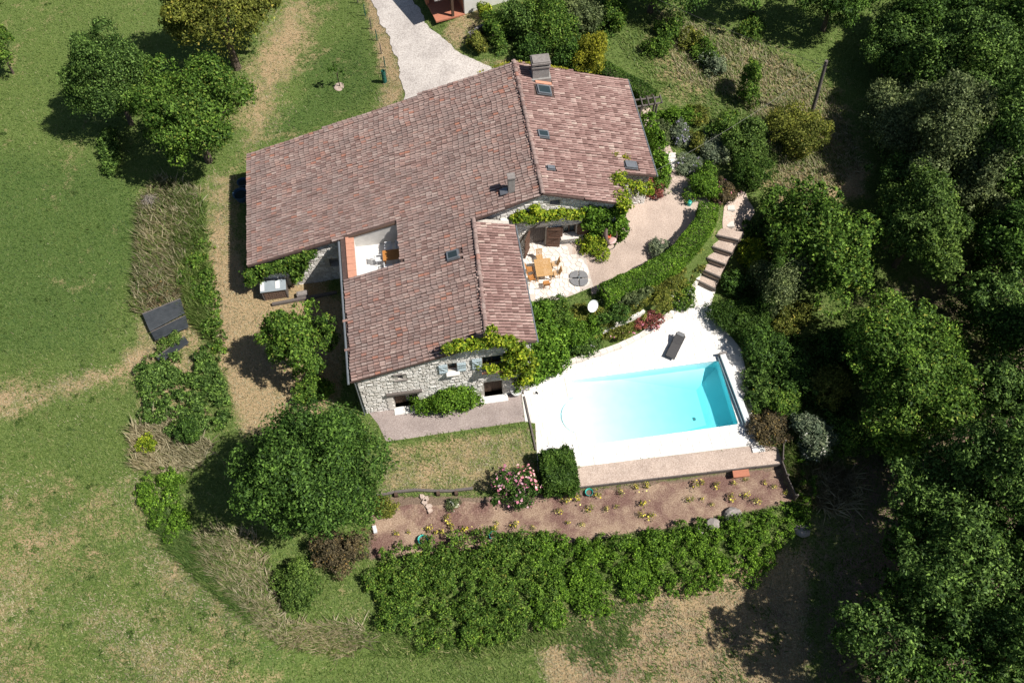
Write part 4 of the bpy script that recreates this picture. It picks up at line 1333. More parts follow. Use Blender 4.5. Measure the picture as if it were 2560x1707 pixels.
# parasol base
q = P(1447, 696, PZ + .1)
pb = empty('parasol_base', (q[0], q[1], PZ + .07), 'round grey four-part parasol base with black cross bars on the patio', 'parasol base', None, R(-8))
for k in range(4):
    a0 = math.pi / 2 * k
    pl = [(.02, .02)] + [((.62 + .05 * math.sin(2 * t) ** 2) * math.cos(t), (.62 + .05 * math.sin(2 * t) ** 2) * math.sin(t)) for t in np.linspace(.03, math.pi / 2 - .03, 9)]
    pl = [(x * math.cos(a0) - y * math.sin(a0) + .012 * (1 if k in (0, 3) else -1), x * math.sin(a0) + y * math.cos(a0) + .012 * (1 if k < 2 else -1)) for x, y in pl]
    MB().prism(pl, 0, .09, .3, .02).build('weight', 'grey_concrete', pb)
mb = MB(); mb.box((.13, 0, .11), (.3, .05, .04), rz=0.25 * 0); mb.box((0, .15, .11), (.05, .3, .04)); mb.box((-.18, 0, .11), (.38, .05, .041))
mb.build('cross_bar', 'black_metal', pb)
MB().lathe([(.06, 0), (.06, .14), (.04, .14)], (0, 0, .09), 12).build('socket', 'metal_sheet', pb)
# egg chair
q = P(1522, 612, PZ)
eg = empty('egg_chair', (q[0], q[1], PZ + .03), 'brown wicker egg chair with orange and pink cushions on the gravel', 'chair', None, R(-50))
prof = []
mb = MB(); vs = []; fs = []
nu, nv = 18, 12
for i in range(nu + 1):
    th = math.pi * i / nu
    for j in range(nv + 1):
        ph = R(62) + (2 * math.pi - R(124)) * j / nv
        r_ = .52 * math.sin(th) ** .85
        vs.append((r_ * math.cos(ph), r_ * math.sin(ph), 1.02 + .68 * math.cos(th)))
for i in range(nu):
    for j in range(nv):
        a = i * (nv + 1) + j; fs.append((a, a + 1, a + nv + 2, a + nv + 1))
mb.add(vs, fs); sh = mb.build('shell', 'wicker', eg, smooth=True)
md = sh.modifiers.new('s', 'SOLIDIFY'); md.thickness = .04
MB().tube([(.25 * math.cos(t) * 1.0, .47 * math.sin(t), 1.02 + .68 * math.cos(t * 1.0)) if False else ((.245 * abs(math.sin(t)) + .0), .46 * math.sin(t), 1.02 + .68 * math.cos(t)) for t in np.linspace(0, 2 * math.pi, 25)], .03, 6).build('rim', 'wicker', eg)
MB().lathe([(.01, .2), (.3, .17), (.38, .1), (.33, .02), (.1, 0)], (0, 0, .48), 16).build('seat_cushion', 'cushion_pink', eg)
MB().box((-.16, 0, .98), (.16, .42, .42), ry=R(-18)).build('back_cushion', 'cushion_red', eg)
mb = MB(); mb.tube([(.45 * math.cos(t), .45 * math.sin(t), .03) for t in np.linspace(0, 2 * math.pi, 21)], .025, 6)
mb.tube([(-.45, 0, .03), (-.58, 0, .9), (-.4, 0, 1.8), (0, 0, 1.9)], .03, 6); mb.tube([(0, 0, 1.9), (0, 0, 1.68)], .012, 5)
mb.build('stand', 'black_metal', eg)
for o_ in eg.children:
    if o_.name.split('.')[0] in ('shell', 'rim', 'seat_cushion', 'back_cushion'):
        o_.rotation_euler = (0, R(-22), 0); o_.location = (.35, 0, .02)
# sun lounger
h0 = P(1701, 838, .5); f0 = P(1676, 890, .3)
dv = f0 - h0; an = math.atan2(dv[1], dv[0]); L = 2.0
lc = (h0 + f0) / 2
lo = empty('sun_lounger', (lc[0], lc[1], .055), 'dark grey sun lounger with raised back on the white pool paving', 'sun lounger', None, an)   # +x is the foot end
mb = MB()
for sy in (-1, 1): mb.box((0, sy * .32, .28), (L, .05, .05))
for x in (-.95, -.1, .95): mb.box((x, 0, .28), (.05, .6, .045))
mb.build('frame', 'black_metal', lo)
MB().box((.42, 0, .325), (1.12, .62, .04)).build('seat', 'lounger_fabric', lo)
MB().box((-.5, 0, .48), (.78, .62, .04), ry=R(25)).build('backrest', 'lounger_fabric', lo)
MB().box((-.82, 0, .655), (.24, .5, .07), ry=R(25)).build('pillow', 'grey_concrete', lo)
for sx in (-.8, .85):
    for sy in (-.3, .3): MB().box((sx, sy, .13), (.05, .05, .26)).build('leg', 'black_metal', lo)
# pool cover roller
a = P(1806, 884, .35); b = P(1873, 1062, .35)
c = (a + b) / 2; L = float(np.hypot(*(b - a)[:2])); an = math.atan2(b[1] - a[1], b[0] - a[0])
ro = empty('pool_cover_housing', (c[0], c[1], .055), 'long white pool cover housing along the deep end of the pool', 'pool cover', None, an)
MB().add([(-L / 2 + .1, -.24, 0), (L / 2 - .1, -.24, 0), (L / 2 - .1, .24, 0), (-L / 2 + .1, .24, 0), (-L / 2 + .1, -.2, .38), (L / 2 - .1, -.2, .38), (L / 2 - .1, .16, .42), (-L / 2 + .1, .16, .42)],
         [(3, 2, 1, 0), (4, 5, 6, 7), (0, 1, 5, 4), (1, 2, 6, 5), (2, 3, 7, 6), (3, 0, 4, 7)]).build('housing', 'white_plastic', ro)
MB().box((-L / 2 + .03, 0, .24), (.14, .52, .48)).build('end_cap', 'fibre_cement', ro)
MB().box((L / 2 - .03, 0, .24), (.14, .52, .48)).build('end_cap', 'fibre_cement', ro)
MB().tube([(-L / 2 + .12, -.3, .15), (L / 2 - .12, -.3, .15)], .06, 8).build('roller', 'metal_sheet', ro)
# plant pot
q = P(1291, 978, .4)
po = empty('plant_pot', (q[0], q[1], .05), 'round white plant pot with small green plant beside the cellar door', 'plant pot')
MB().lathe([(.24, 0), (.36, .45), (.39, .5), (.33, .5), (.31, .42), (.01, .4)], (0, 0, 0), 20).build('pot', 'white_plastic', po)
lob = [(0, 0, .5, .25, .25, .14)]
co, r_, c_, _ = lobes_foliage(lob, 90, .12)
link_mesh('plant', quads_mesh('plant', co, r_, c_, 'leaf_mid'), None, po)
q = P(1342, 984, .1)
st = empty('skimmer_lid', (q[0], q[1], .05), 'small grey and white fitting lying on the paving near the plant pot', 'fitting')
MB().box((0, 0, .03), (.36, .36, .05)).build('plate', 'deck_slab', st)
MB().box((.03, .05, .09), (.06, .22, .08), rz=.5).box((-.06, .02, .08), (.12, .06, .06)).build('handle', 'black_metal', st)
# white slab, brick slab beside the gravel strip
q = P(1895, 1123, 0)
tag(MB().prism([(-.42, -.2), (.4, -.24), (.44, .2), (-.4, .24)], 0, .09, .95, .01).build('loose_slab', 'deck_slab', None, (q[0], q[1], .03)), 'single loose white slab off the pool paving corner', 'slab')
q = P(1852, 1184, 0)
tag(MB().prism([(-.55, -.2), (.52, -.24), (.56, .22), (-.5, .26)], 0, .1, .5, .02).build('terracotta_slab', 'brick_paver', None, (q[0], q[1], -.02)), 'orange terracotta slab at the edge of the rose bed', 'slab')
q = G(938, 1325)
tag(MB().box((0, 0, .1), (.22, .45, .22), rz=.15).box((0, 0, .22), (.16, .38, .03), rz=.15).build('white_block', 'white_plastic', None, tuple(q + [0, 0, .03])), 'small white block at the left end of the rose bed', 'block')
for (px, py, sz, lab) in ((1233, 1340, .26, 'teal plastic tub among yellow roses by the thicket'), (1472, 1234, .24, 'teal plastic bag beside the sunny rose bed edge'), (1058, 1352, .3, 'crumpled teal plastic sheet at the thicket edge, left of the rose row')):
    q = G(px, py)
    e = empty('plastic_tub', tuple(q + [0, 0, .03]), lab, 'tub')
    MB().lathe([(sz * .7, 0), (sz, .28), (sz * 1.08, .3), (sz * .92, .28), (sz * .6, .03), (.01, .03)], (0, 0, 0), 10).build('tub', 'teal_plastic', e)
    MB().lathe([(.01, .16), (sz * .85, .17)], (0, 0, 0), 10).build('soil', 'soil', e)
# boulders
for (px, py, s, lab) in ((1832, 1290, .55, 'largest grey boulder on the rose bed edge above the thicket'), (1782, 1312, .42, 'smaller grey boulder left of the largest one on the bed edge'), (2006, 1328, .42, 'pale rock beneath the thicket end beside the dark wood'), (1745, 1330, .3, 'small grey stone half under the thicket right of the path')):
    q = G(px, py)
    bm = bmesh.new(); bmesh.ops.create_icosphere(bm, subdivisions=2, radius=s)
    for v in bm.verts:
        v.co *= 1 + rng.normal(0, .09); v.co.z *= .62; v.co.x *= 1.15
    me = bpy.data.meshes.new('boulder'); bm.to_mesh(me); bm.free()
    tag(link_mesh('boulder', me, 'boulder', None, tuple(q + [0, 0, s * .3])), lab, 'boulder', 'boulders by the rose bed')
# satellite dish on the bank
q = G(1474, 790)
sd = empty('satellite_dish', tuple(q), 'white satellite dish on a short pole among the bank shrubs', 'satellite dish', None, R(-60))
MB().tube([(0, 0, -.1), (0, 0, 1.3)], .03, 6).build('pole', 'grey_frame', sd)
d_ = MB().lathe([(.01, 0), (.2, .03), (.36, .1), (.42, .15)], (0, 0, 0), 20).build('dish', 'white_plastic', sd, (0.05, 0, 1.35), smooth=True)
d_.rotation_euler = (0, R(55), 0)
MB().tube([(.05, 0, 1.2), (.55, 0, 1.5)], .015, 5).build('arm', 'grey_frame', sd)
# roof terrace furniture
a, b, c, d, FZ = house_terrace
FZ += .003
tq = P(984, 636, FZ + .74)
table((tq[0], tq[1], FZ), 1.45, .82, R(0), 'teak_orange', 'orange slatted table on the white roof terrace', 9, name='terrace_table')
for i, (dx, dy, rz, lab) in enumerate([(-.45, -.68, R(90), 'white plastic chair on the roof terrace, sunlit near the parapet side'), (.35, -.7, R(90), 'white plastic chair on the roof terrace, half shaded below the table'), (-.3, .7, R(-90), 'white plastic chair on the roof terrace, behind the sunlit table end'), (.4, .72, R(-90), 'white plastic chair on the roof terrace, fully in the wall shade')]):
    chair((tq[0] + dx, tq[1] + dy, FZ), rz, 'white_plastic', lab, 'chair', 'white chairs on the roof terrace', 'plastic_chair', .2, True, .82)
chair((tq[0] - 1.0, tq[1] - .05, FZ), 0, 'white_plastic', 'white plastic chair on the roof terrace, at the sunlit table end', 'chair', 'white chairs on the roof terrace', 'plastic_chair', .2, True, .82)
# log store with metal roof
rq = [P(*p, 1.15) for p in [(648.5, 706), (712.5, 693.8), (718, 726.5), (650, 732)]]
cc = sum(rq) / 4
ls = empty('log_store', (cc[0], cc[1], 0), 'low log store with grey metal roof and flue pipe beside the ivy wall', 'log store')
ux = unit((rq[1] - rq[0] + rq[2] - rq[3])); uy = unit((rq[0] - rq[3] + rq[1] - rq[2])); W = np.linalg.norm(rq[1] - rq[0]); D = np.linalg.norm(rq[0] - rq[3])
ls.rotation_euler = (0, 0, math.atan2(ux[1], ux[0]))
mb = MB(); mb.box((0, 0, 1.14), (W, D, .05), rx=R(3)); mb.build('roof', 'metal_sheet', ls)
MB().box((-W * .41, -.0, 1.2), (.28, D * .8, .02), rx=R(3)).box((W * .18, .02, 1.2), (.3, D * .7, .02), rx=R(3)).build('patch', 'white_plastic', ls)
mb = MB()
for sx in (-1, 1): mb.box((sx * (W / 2 - .08), 0, .55), (.08, D - .12, 1.1))
mb.box((0, D / 2 - .1, .55), (W - .2, .06, 1.1)); mb.build('side', 'timber_grey', ls)
for k in range(9):
    for m_ in range(4):
        MB().tube([(-W / 2 + .24 + (W - .48) * k / 8 + rng.uniform(-.03, .03), -D / 2 + .08, .14 + .24 * m_), (-W / 2 + .24 + (W - .48) * k / 8, D / 2 - .2, .14 + .24 * m_)], .11 + rng.uniform(-.015, .01), 7).build('log', 'log', ls)
MB().tube([(-W / 2 + .1, D / 2 + .05, .2), (-W / 2 + .1, D / 2 + .05, 1.2), (-W / 2 - .35, D / 2 + .55, 2.3)], .07, 8).build('flue_pipe', 'zinc', ls)
# timber baulk and block in the yard
a = G(682, 764); b = G(842, 732)
c = (a + b) / 2; L = float(np.linalg.norm(b - a)); an = math.atan2(b[1] - a[1], b[0] - a[0])
mb = MB(); mb.box((0, 0, .1), (L, .2, .2), rz=an); mb.box((0, 0, .205), (L - .1, .15, .02), rz=an)
tag(mb.build('timber_baulk', 'timber_grey', None, (c[0], c[1], c[2])), 'long grey timber baulk lying across the dry yard', 'timber')
q = G(758, 744)
tag(MB().box((0, 0, .22), (.75, .35, .42), rz=an).box((0, .02, .45), (.62, .28, .06), rz=an).build('timber_block', 'fibre_cement', None, tuple(q + [0, .1, 0])), 'short grey block resting against the timber baulk in the yard', 'block')
# blue tubs in the shade of the west wall
for (px, py, s, lab) in ((606, 497, .55, 'large blue plastic tub in the shade under the west eave'), (611, 468, .4, 'smaller blue plastic tub behind the large one under the west eave')):
    q = G(px, py)
    e = empty('water_tub', tuple(q), lab, 'tub')
    MB().lathe([(s * .75, 0), (s, .6), (s * 1.08, .62), (s * .95, .6), (s * .7, .06), (.01, .05)], (0, 0, 0), 16).build('tub', 'blue_plastic', e)
    MB().lathe([(.01, .4), (s * .9, .41)], (0, 0, 0), 16).build('water', 'window_glass', e)
# sunken corrugated sheets in the hedgerow
def corrugated(quad, z, label, n=11):
    p = [P(*q, z) for q in quad]
    cc = sum(p) / 4
    e = empty('corrugated_roof', (cc[0], cc[1], H(cc[0], cc[1])), label, 'shed roof', 'collapsed shed roofs in the hedgerow')
    vs = []; fs = []
    for i in range(n * 2 + 1):
        t = i / (n * 2); zz = .09 if i % 2 else 0
        A = p[0] + (p[3] - p[0]) * t; B = p[1] + (p[2] - p[1]) * t
        vs += [tuple(A - cc + [0, 0, zz]), tuple(B - cc + [0, 0, zz])]
    for i in range(n * 2): fs.append((2 * i, 2 * i + 1, 2 * i + 3, 2 * i + 2))
    o = MB().add(vs, fs).build('sheet', 'corrugated', e, (0, 0, z - e.location.z))
    m_ = o.modifiers.new('s', 'SOLIDIFY'); m_.thickness = .03
    mb = MB(); mb.tube([tuple(p[0] - cc + [0, 0, .08]), tuple(p[1] - cc + [0, 0, .08])], .05, 5); mb.build('batten', 'timber_grey', e, (0, 0, z - e.location.z))
    mb = MB()
    for q in p: mb.box(((q - cc)[0] * .85, (q - cc)[1] * .85, (z - e.location.z) / 2), (.1, .1, z - e.location.z))
    mb.build('post', 'timber_grey', e)
corrugated([(357, 786), (452, 748), (462, 783), (375, 828)], .16, 'largest dark corrugated sheet sunk in the hedgerow, farthest from the big tree')
corrugated([(378, 832), (465, 790), (472, 818), (388, 850)], .12, 'narrow dark corrugated sheet in the hedgerow just below the largest one')
corrugated([(392, 895), (462, 842), (472, 856), (402, 908)], .1, 'dark corrugated strip half hidden in brambles, nearest the big tree')
# brush pile
q = G(375, 506)
bp = empty('brush_pile', tuple(q), 'heap of pale cut branches on the meadow edge', 'brush pile')
mb = MB()
for i in range(70):
    a = rng.uniform(0, math.pi); L = rng.uniform(.4, .9); x, y = rng.normal(0, .32, 2); z = max(.05, .55 - .5 * math.hypot(x, y) + rng.uniform(-.1, .1))
    mb.tube([(x - L / 2 * math.cos(a), y - L / 2 * math.sin(a), z * .7), (x, y, z), (x + L / 2 * math.cos(a), y + L / 2 * math.sin(a), z * .6)], .022, 4)
tag(mb.build('branches', 'bark_pale', bp), kind='stuff')
# wire fence posts along the drive
for i, (px, py) in enumerate([(895, 8), (913.5, 40), (928.5, 73), (943, 102), (953.5, 135), (963, 169)]):
    g = G(px, py)
    o = MB().tube([(0, 0, -.2), (0, 0, .9), (.01, 0, 1.15)], [.045, .042, .03], 6).build('fence_post', 'green_plastic' if i % 2 else 'timber_grey', None, tuple(g))
    tag(o, ['first', 'second', 'third', 'fourth', 'fifth', 'sixth'][i] + ' thin fence post along the drive counted from the picture top', 'post', 'fence posts along the drive')
# tree guard
g = G(962, 206)
tg = empty('tree_guard', tuple(g), 'dark green tube tree guard with a stake at the drive edge', 'tree guard')
MB().lathe([(.16, 0), (.16, 1.2), (.14, 1.2), (.14, .02)], (0, 0, 0), 12).build('tube', 'green_plastic', tg)
for k in range(7): MB().tube([(.17 * math.cos(t), .17 * math.sin(t), .12 + .16 * k) for t in np.linspace(0, 2 * math.pi, 13)], .014, 4).build('hoop', 'green_plastic', tg)
MB().tube([(.2, 0, -.1), (.22, 0, 1.35)], .022, 5).build('stake', 'timber_grey', tg)
# utility pole and cables
g = G(2028, 290)
tp = None
best = 9
for hh in np.arange(4, 9, .05):
    for dx in np.arange(-.8, .81, .1):
        for dy in (-.3, 0, .3):
            e_ = np.hypot(*(proj(g + [dx, dy, hh]) - [2067, 153]))
            if e_ + abs(dx) * 1.5 < best: best = e_ + abs(dx) * 1.5; tp = g + np.array([dx, dy, hh])
up = empty('utility_pole', tuple(g), 'grey wooden utility pole leaning slightly in the long grass', 'utility pole')
MB().tube([(0, 0, -.3), tuple((tp - g) * .5), tuple(tp - g)], [.15, .135, .12], 10).build('pole', 'timber_grey', up)
MB().box(tuple(tp - g + np.array([-.05, -.1, -.35])), (.3, .08, .08)).tube([tuple(tp - g + np.array([-.15, -.12, -.35])), tuple(tp - g + np.array([-.15, -.12, -.2]))], .035, 6).build('bracket', 'black_metal', up)
def cable(a, b, sag, rad, mat, label):
    pts = [tuple(np.array(a) + (np.array(b) - np.array(a)) * t - np.array([0, 0, sag * 4 * t * (1 - t)])) for t in np.linspace(0, 1, 17)]
    tag(MB().tube(pts, rad, 5).build('cable', mat), label, 'cable')
top = tp + np.array([-.15, -.12, -.3])
cable(top, P(1520, -60, 7.5), .35, .016, 'cable', 'dark overhead cable running from the utility pole to the picture top')
cable(top, on_roof(1632, 436, zr) + [0, 0, .25], .5, .006, 'cable_pale', 'thin pale overhead cable from the utility pole to the house corner')
# pergola beside the house
pz = 2.3
A0 = P(1583, 251, PZ + pz); A1 = P(1650, 243, PZ + pz); B0 = P(1588, 268, PZ + pz); B1 = P(1654, 257, PZ + pz)
A0 = A0 + (A0 - A1) * .1; B0 = B0 + (B0 - B1) * .1
pe = empty('pergola', tuple(G(1620, 310)), 'weathered grey timber pergola leaning against the far house corner', 'pergola')
pb_ = np.array(pe.location)
for a, b in ((A0, A1), (B0, B1)): MB().tube([tuple(a - pb_), tuple(b - pb_)], .07, 6).build('beam', 'timber_grey', pe)
for t in np.linspace(.12, 1, 5):
    a = A0 + (A1 - A0) * t; b = B0 + (B1 - B0) * t; dv = (b - a) * .25
    MB().tube([tuple(a - dv - pb_ + [0, 0, .1]), tuple(b + dv - pb_ + [0, 0, .1])], .05, 6).build('crosspiece', 'timber_grey', pe)
for a in (A1 + (A0 - A1) * .15, B1 + (B0 - B1) * .15, B0 + (B1 - B0) * .3):
    MB().tube([(a[0] - pb_[0], a[1] - pb_[1], H(a[0], a[1]) - pb_[2] - .1), tuple(a - pb_)], .08, 7).build('post', 'timber_grey', pe)
# sleeper rail below the brown lawn
rl = [(945, 1238), (990, 1230), (1040, 1224), (1095, 1227), (1140, 1226), (1180, 1220)]
rp = [P(*p, .1) for p in rl]
se = empty('sleeper_edging', (0, 0, 0), 'dark weathered timber rail edging the brown lawn above the mulch', 'edging')
for i in range(len(rp) - 1):
    a, b = rp[i], rp[i + 1]; c = (a + b) / 2; an = math.atan2(b[1] - a[1], b[0] - a[0])
    MB().box((0, 0, 0), (np.linalg.norm(b - a) + .1, .16, .24), rz=an + rng.normal(0, .02)).build('rail', 'timber_grey', se, (c[0], c[1], .06 + rng.uniform(-.02, .03)))
for i in (1, 3, 4): MB().box((0, 0, 0), (.2, .22, .9)).build('post', 'timber_dark', se, (rp[i][0], rp[i][1] - .2, -.15))
# slanting board edging at the east end of the rose bed
ee = empty('board_fence', (0, 0, 0), 'dark sloping boards closing the right end of the rose bed', 'fence')
fp = [G(1955, 1115), G(1950, 1160), G(1962, 1200), G(1985, 1250)]
for i in range(3):
    a, b = fp[i], fp[i + 1]; c = (a + b) / 2; an = math.atan2(b[1] - a[1], b[0] - a[0]); L = np.hypot(*(b - a)[:2])
    for k in range(3): MB().box((0, 0, 0), (L + .05, .05, .2), rz=an).build('board', 'timber_grey', ee, (c[0], c[1], (a[2] + b[2]) / 2 + .12 + .22 * k))
for q in fp: MB().tube([(0, 0, -.3), (0, 0, .95)], .06, 6).build('post', 'timber_grey', ee, tuple(q))
# low edging between the gravel strip and the rose bed
ge = empty('gravel_edging', (0, 0, 0), 'thin grey edging board between gravel strip and rose bed', 'edging')
a = P(1400, 1224, 0); b = P(1950, 1160, 0); m_ = 9
for k in range(m_):
    p0 = a + (b - a) * (k / m_); p1 = a + (b - a) * ((k + 1) / m_); c = (p0 + p1) / 2
    MB().box((0, 0, 0), (np.linalg.norm(p1 - p0) - .02, .07, .3), rz=math.atan2((b - a)[1], (b - a)[0]) + rng.normal(0, .01)).build('board', 'timber_grey', ge, (c[0], c[1], -.07))
# broken slabs on the mulch
bs = empty('broken_slabs', tuple(G(1070, 1272)), 'short trail of broken pinkish slabs on the mulch under the rail', 'slabs')
for i, (px, py) in enumerate([(1056, 1242), (1062, 1256), (1072, 1266), (1076, 1276), (1066, 1248)]):
    q = G(px, py) - np.array(bs.location)
    MB().prism([(.22 * math.cos(t) * rng.uniform(.7, 1.3), .18 * math.sin(t) * rng.uniform(.7, 1.3)) for t in np.linspace(0, 5.3, 6)], .0, .12, .2, .03).build('slab', 'pink_gravel', bs, tuple(q + [0, 0, .03]))
# watering can in the shade of the hedge
q = G(1722, 512)
wc = empty('watering_can', tuple(q + [0, 0, .02]), 'teal watering can standing in the hedge shade on the gravel', 'watering can')
MB().lathe([(.17, 0), (.17, .3), (.1, .34), (.01, .34)], (0, 0, 0), 12).build('body', 'teal_plastic', wc)
MB().tube([(.16, 0, .1), (.32, 0, .3), (.4, 0, .42)], .025, 5).build('spout', 'teal_plastic', wc)
MB().tube([(-.1 * math.cos(t) - .05, 0, .34 + .14 * math.sin(t)) for t in np.linspace(0, math.pi, 7)], .018, 5).build('handle', 'teal_plastic', wc)
# folded parasol (white cloth) leaning beside the door shutter
q = P(1302, 590, PZ)
pa = empty('closed_parasol', (q[0], q[1], PZ + .05), 'closed white parasol standing between the shutter and the wing wall', 'parasol')
MB().lathe([(.02, 2.3), (.07, 2.2), (.14, 1.3), (.2, .9), (.16, .88), (.02, .95)], (0, 0, 0), 9).build('canopy', 'cloth', pa)
MB().tube([(0, 0, 0), (0, 0, 2.35)], .025, 6).build('pole', 'timber_grey', pa)
MB().lathe([(.25, 0), (.25, .06), (.03, .09)], (0, 0, 0), 14).build('foot', 'grey_concrete', pa)
# outbuilding at the picture top
ob_p = G(1150, 42)
ob = empty('outbuilding', tuple(ob_p), 'small white outbuilding with terracotta porch floor at the picture top', 'building')
wl0 = G(1162, 37); wl1 = G(1240, 12)
dirw = unit((wl1 - wl0) * [1, 1, 0]); nrm = np.array([-dirw[1], dirw[0], 0]); Lw = float(np.hypot(*(wl1 - wl0)[:2])) + 1.2
an = math.atan2(dirw[1], dirw[0])
ob.rotation_euler = (0, 0, an); ob.location = (wl0[0], wl0[1], wl0[2])
hb = 3.0
mb = MB(); mb.box((Lw / 2, .15, hb / 2 - .2), (Lw, .3, hb)); mb.build('front_wall', 'white_render', ob)
MB().box((.15, 2.6, hb / 2 - .2), (.3, 4.6, hb)).build('side_wall', 'brick_paver', ob)
MB().box((Lw - .15, 2.6, hb / 2 - .2), (.298, 4.6, hb)).build('side_wall', 'white_render', ob)
MB().box((Lw / 2, 4.95, hb / 2 - .2), (Lw, .3, hb)).build('back_wall', 'white_render', ob)
MB().box((-1.25, 1.75, .02), (2.5, 3.6, .14)).build('porch_floor', 'brick_paver', ob)
MB().box((-2.45, 3.2, .25), (.25, 2.0, .5)).build('porch_wall', 'brick_paver', ob)
MB().box((-1.0, .1, .95), (.2, .2, 2.0)).build('porch_post', 'timber_dark', ob)
MB().box((-.55, 1.6, 1.1), (.14, .14, 2.2)).build('porch_post', 'timber_dark', ob)
vs = []; fs = []
for i in range(25):
    x = -2.5 + 2.5 * i / 24; zz = 2.75 + (.06 if i % 2 else 0) + .0
    vs += [(x, -.15, zz - .65), (x, 5.0, zz + .45)]
for i in range(24): fs.append((2 * i, 2 * i + 2, 2 * i + 3, 2 * i + 1))
MB().add(vs, fs).build('porch_roof', 'fibre_cement', ob)
mb = MB(); mb.add([(-.3, -.45, 2.75), (Lw + .3, -.45, 2.75), (Lw + .3, 2.6, 3.6), (-.3, 2.6, 3.6), (-.3, 5.6, 2.75), (Lw + .3, 5.6, 2.75), (-.3, -.45, 2.65), (Lw + .3, -.45, 2.65)], [(0, 1, 2, 3), (3, 2, 5, 4), (6, 7, 1, 0)])
mb.build('roof', 'brick_paver', ob)
# low concrete wall and trough by the drive
a = G(1172, 100); b = G(1212, 72); c = (a + b) / 2
kw = empty('low_wall', tuple(c), 'short pale concrete wall end beside the drive and shrubs', 'wall', None, math.atan2((b - a)[1], (b - a)[0]))
Lk = float(np.hypot(*(b - a)[:2]))
for k in range(5): MB().box((-Lk / 2 + Lk * (k + .5) / 5, 0, .25), (Lk / 5 - .01, .22, .7 + .02 * (k % 2))).build('block', 'fibre_cement', kw)

# ------------------------------------------------------------------ trees
tree(545, 30, 160, 150, 'leaf_olive', 'broad olive-green tree with yellowing leaves at the top left', leaf=.23, nl=34, lr=.26, stem=1.2)
tree(474, 290, 142, 140, 'leaf_mid', 'dense dark green round tree left of the house, below the yellowing one', leaf=.22, nl=36, lr=.27, stem=.8)
tree(272, 200, 100, 125, 'leaf_oak', 'fine-leaved green tree left of the dense round tree on the meadow', leaf=.17, nl=30, lr=.3, stem=.5, jit=1.0)
tree(-8, 118, 50, 62, 'leaf_mid', 'green tree cut by the left picture edge', leaf=.2, nl=14, stem=.6)
tree(745, 853, 84, 100, 'leaf_mid', 'bushy bright tree in the dry yard beside the low wing', leaf=.2, nl=24, lr=.33, stem=1.0)
tree(780, 1172, 178, 182, 'leaf_dark', 'largest dark round tree in front of the courtyard, lower left', leaf=.19, nl=42, lr=.28, stem=1.0, dens=1.1)
tree(2030, 600, 142, 145, 'leaf_mid', 'large-leaved dark green fig tree right of the steps', rzmax=.75, leaf=.22, nl=38, lr=.26, stem=.3, aspect=.75)
tree(2302, 560, 112, 180, 'leaf_bright', 'tall bright green tree right of the large-leaved tree', rzmax=1.1, leaf=.2, nl=34, lr=.3, stem=1.5)
tree(2290, 945, 165, 190, 'leaf_mid', 'big light green tree right of the pool beyond the shrubs', leaf=.22, nl=46, lr=.28, stem=.5, rzmax=.85)
F = 'trees of the wood on the right'
tree(2235, 130, 80, 95, 'leaf_oak', 'dark green wood tree at the upper edge of the long grass', leaf=.2, nl=18, stem=.4, rzmax=.8, group=F)
tree(2270, 300, 100, 105, 'leaf_grey', 'grey-green feathery wood tree beside the utility pole shadow side', leaf=.17, nl=22, stem=.4, rzmax=.8, group=F, jit=1.0)
tree(2255, 420, 75, 75, 'leaf_oak', 'dark wood tree directly above the tall bright green tree', leaf=.2, nl=18, stem=.4, rzmax=.8, group=F)
tree(2385, 330, 110, 120, 'leaf_grey', 'grey-green wood tree second in from the long grass', leaf=.18, nl=24, stem=2, group=F, jit=1.0)
tree(2440, 150, 105, 110, 'leaf_oak', 'green wood tree near the top right corner, left of the corner tree', leaf=.2, nl=20, stem=2, group=F)
tree(2545, 60, 90, 110, 'leaf_oak', 'wood tree filling the top right picture corner', leaf=.22, nl=18, stem=3, group=F)
tree(2530, 300, 100, 120, 'leaf_oak', 'wood tree on the right picture edge below the corner tree', leaf=.2, nl=20, stem=3, group=F)
tree(2440, 470, 85, 90, 'leaf_grey', 'grey-green wood tree touching the tall bright green tree on its right', leaf=.18, nl=18, stem=1.0, group=F)
tree(2320, 30, 95, 90, 'leaf_dark', 'shaded dark wood tree at the picture top, right of the long grass', leaf=.22, nl=18, stem=1.0, group=F)
tree(2090, -10, 100, 60, 'leaf_dark', 'dark tree at the picture top above the cable end of the long grass', leaf=.2, nl=18, stem=1.0, group=F)
tree(1905, -50, 85, 50, 'leaf_dark', 'dark tree cut by the picture top above the long grass', leaf=.2, nl=16, stem=1.5, group=F)
tree(1640, -65, 120, 85, 'leaf_dark', 'tall dark tree cut by the picture top right of the shrubs', leaf=.2, nl=24, stem=.8, group=F)
tree(2520, 620, 95, 120, 'leaf_dark', 'shaded dark wood tree on the right edge beside the tall bright tree', leaf=.22, nl=16, stem=1.0, group=F)
tree(2555, 850, 80, 120, 'leaf_dark', 'shaded dark wood tree on the right edge beside the big light green tree', leaf=.22, nl=16, stem=1.0, group=F)
tree(2370, 1235, 140, 125, 'leaf_oak', 'oak with scattered leaf clumps below the big light green tree', leaf=.2, nl=40, lr=.24, stem=3.5, dens=.8, group=F)
tree(2500, 1180, 130, 160, 'leaf_oak', 'oak on the right picture edge below the big light green tree', leaf=.2, nl=40, lr=.24, stem=4, dens=.8, group=F)
tree(2420, 1440, 180, 165, 'leaf_oak', 'widest oak of the lower right wood', leaf=.2, nl=52, lr=.22, stem=5, dens=.75, group=F)
tree(2205, 1610, 120, 120, 'leaf_oak', 'oak at the bottom edge nearest the bare dry ground', leaf=.22, nl=36, lr=.24, stem=4, dens=.75, group=F)
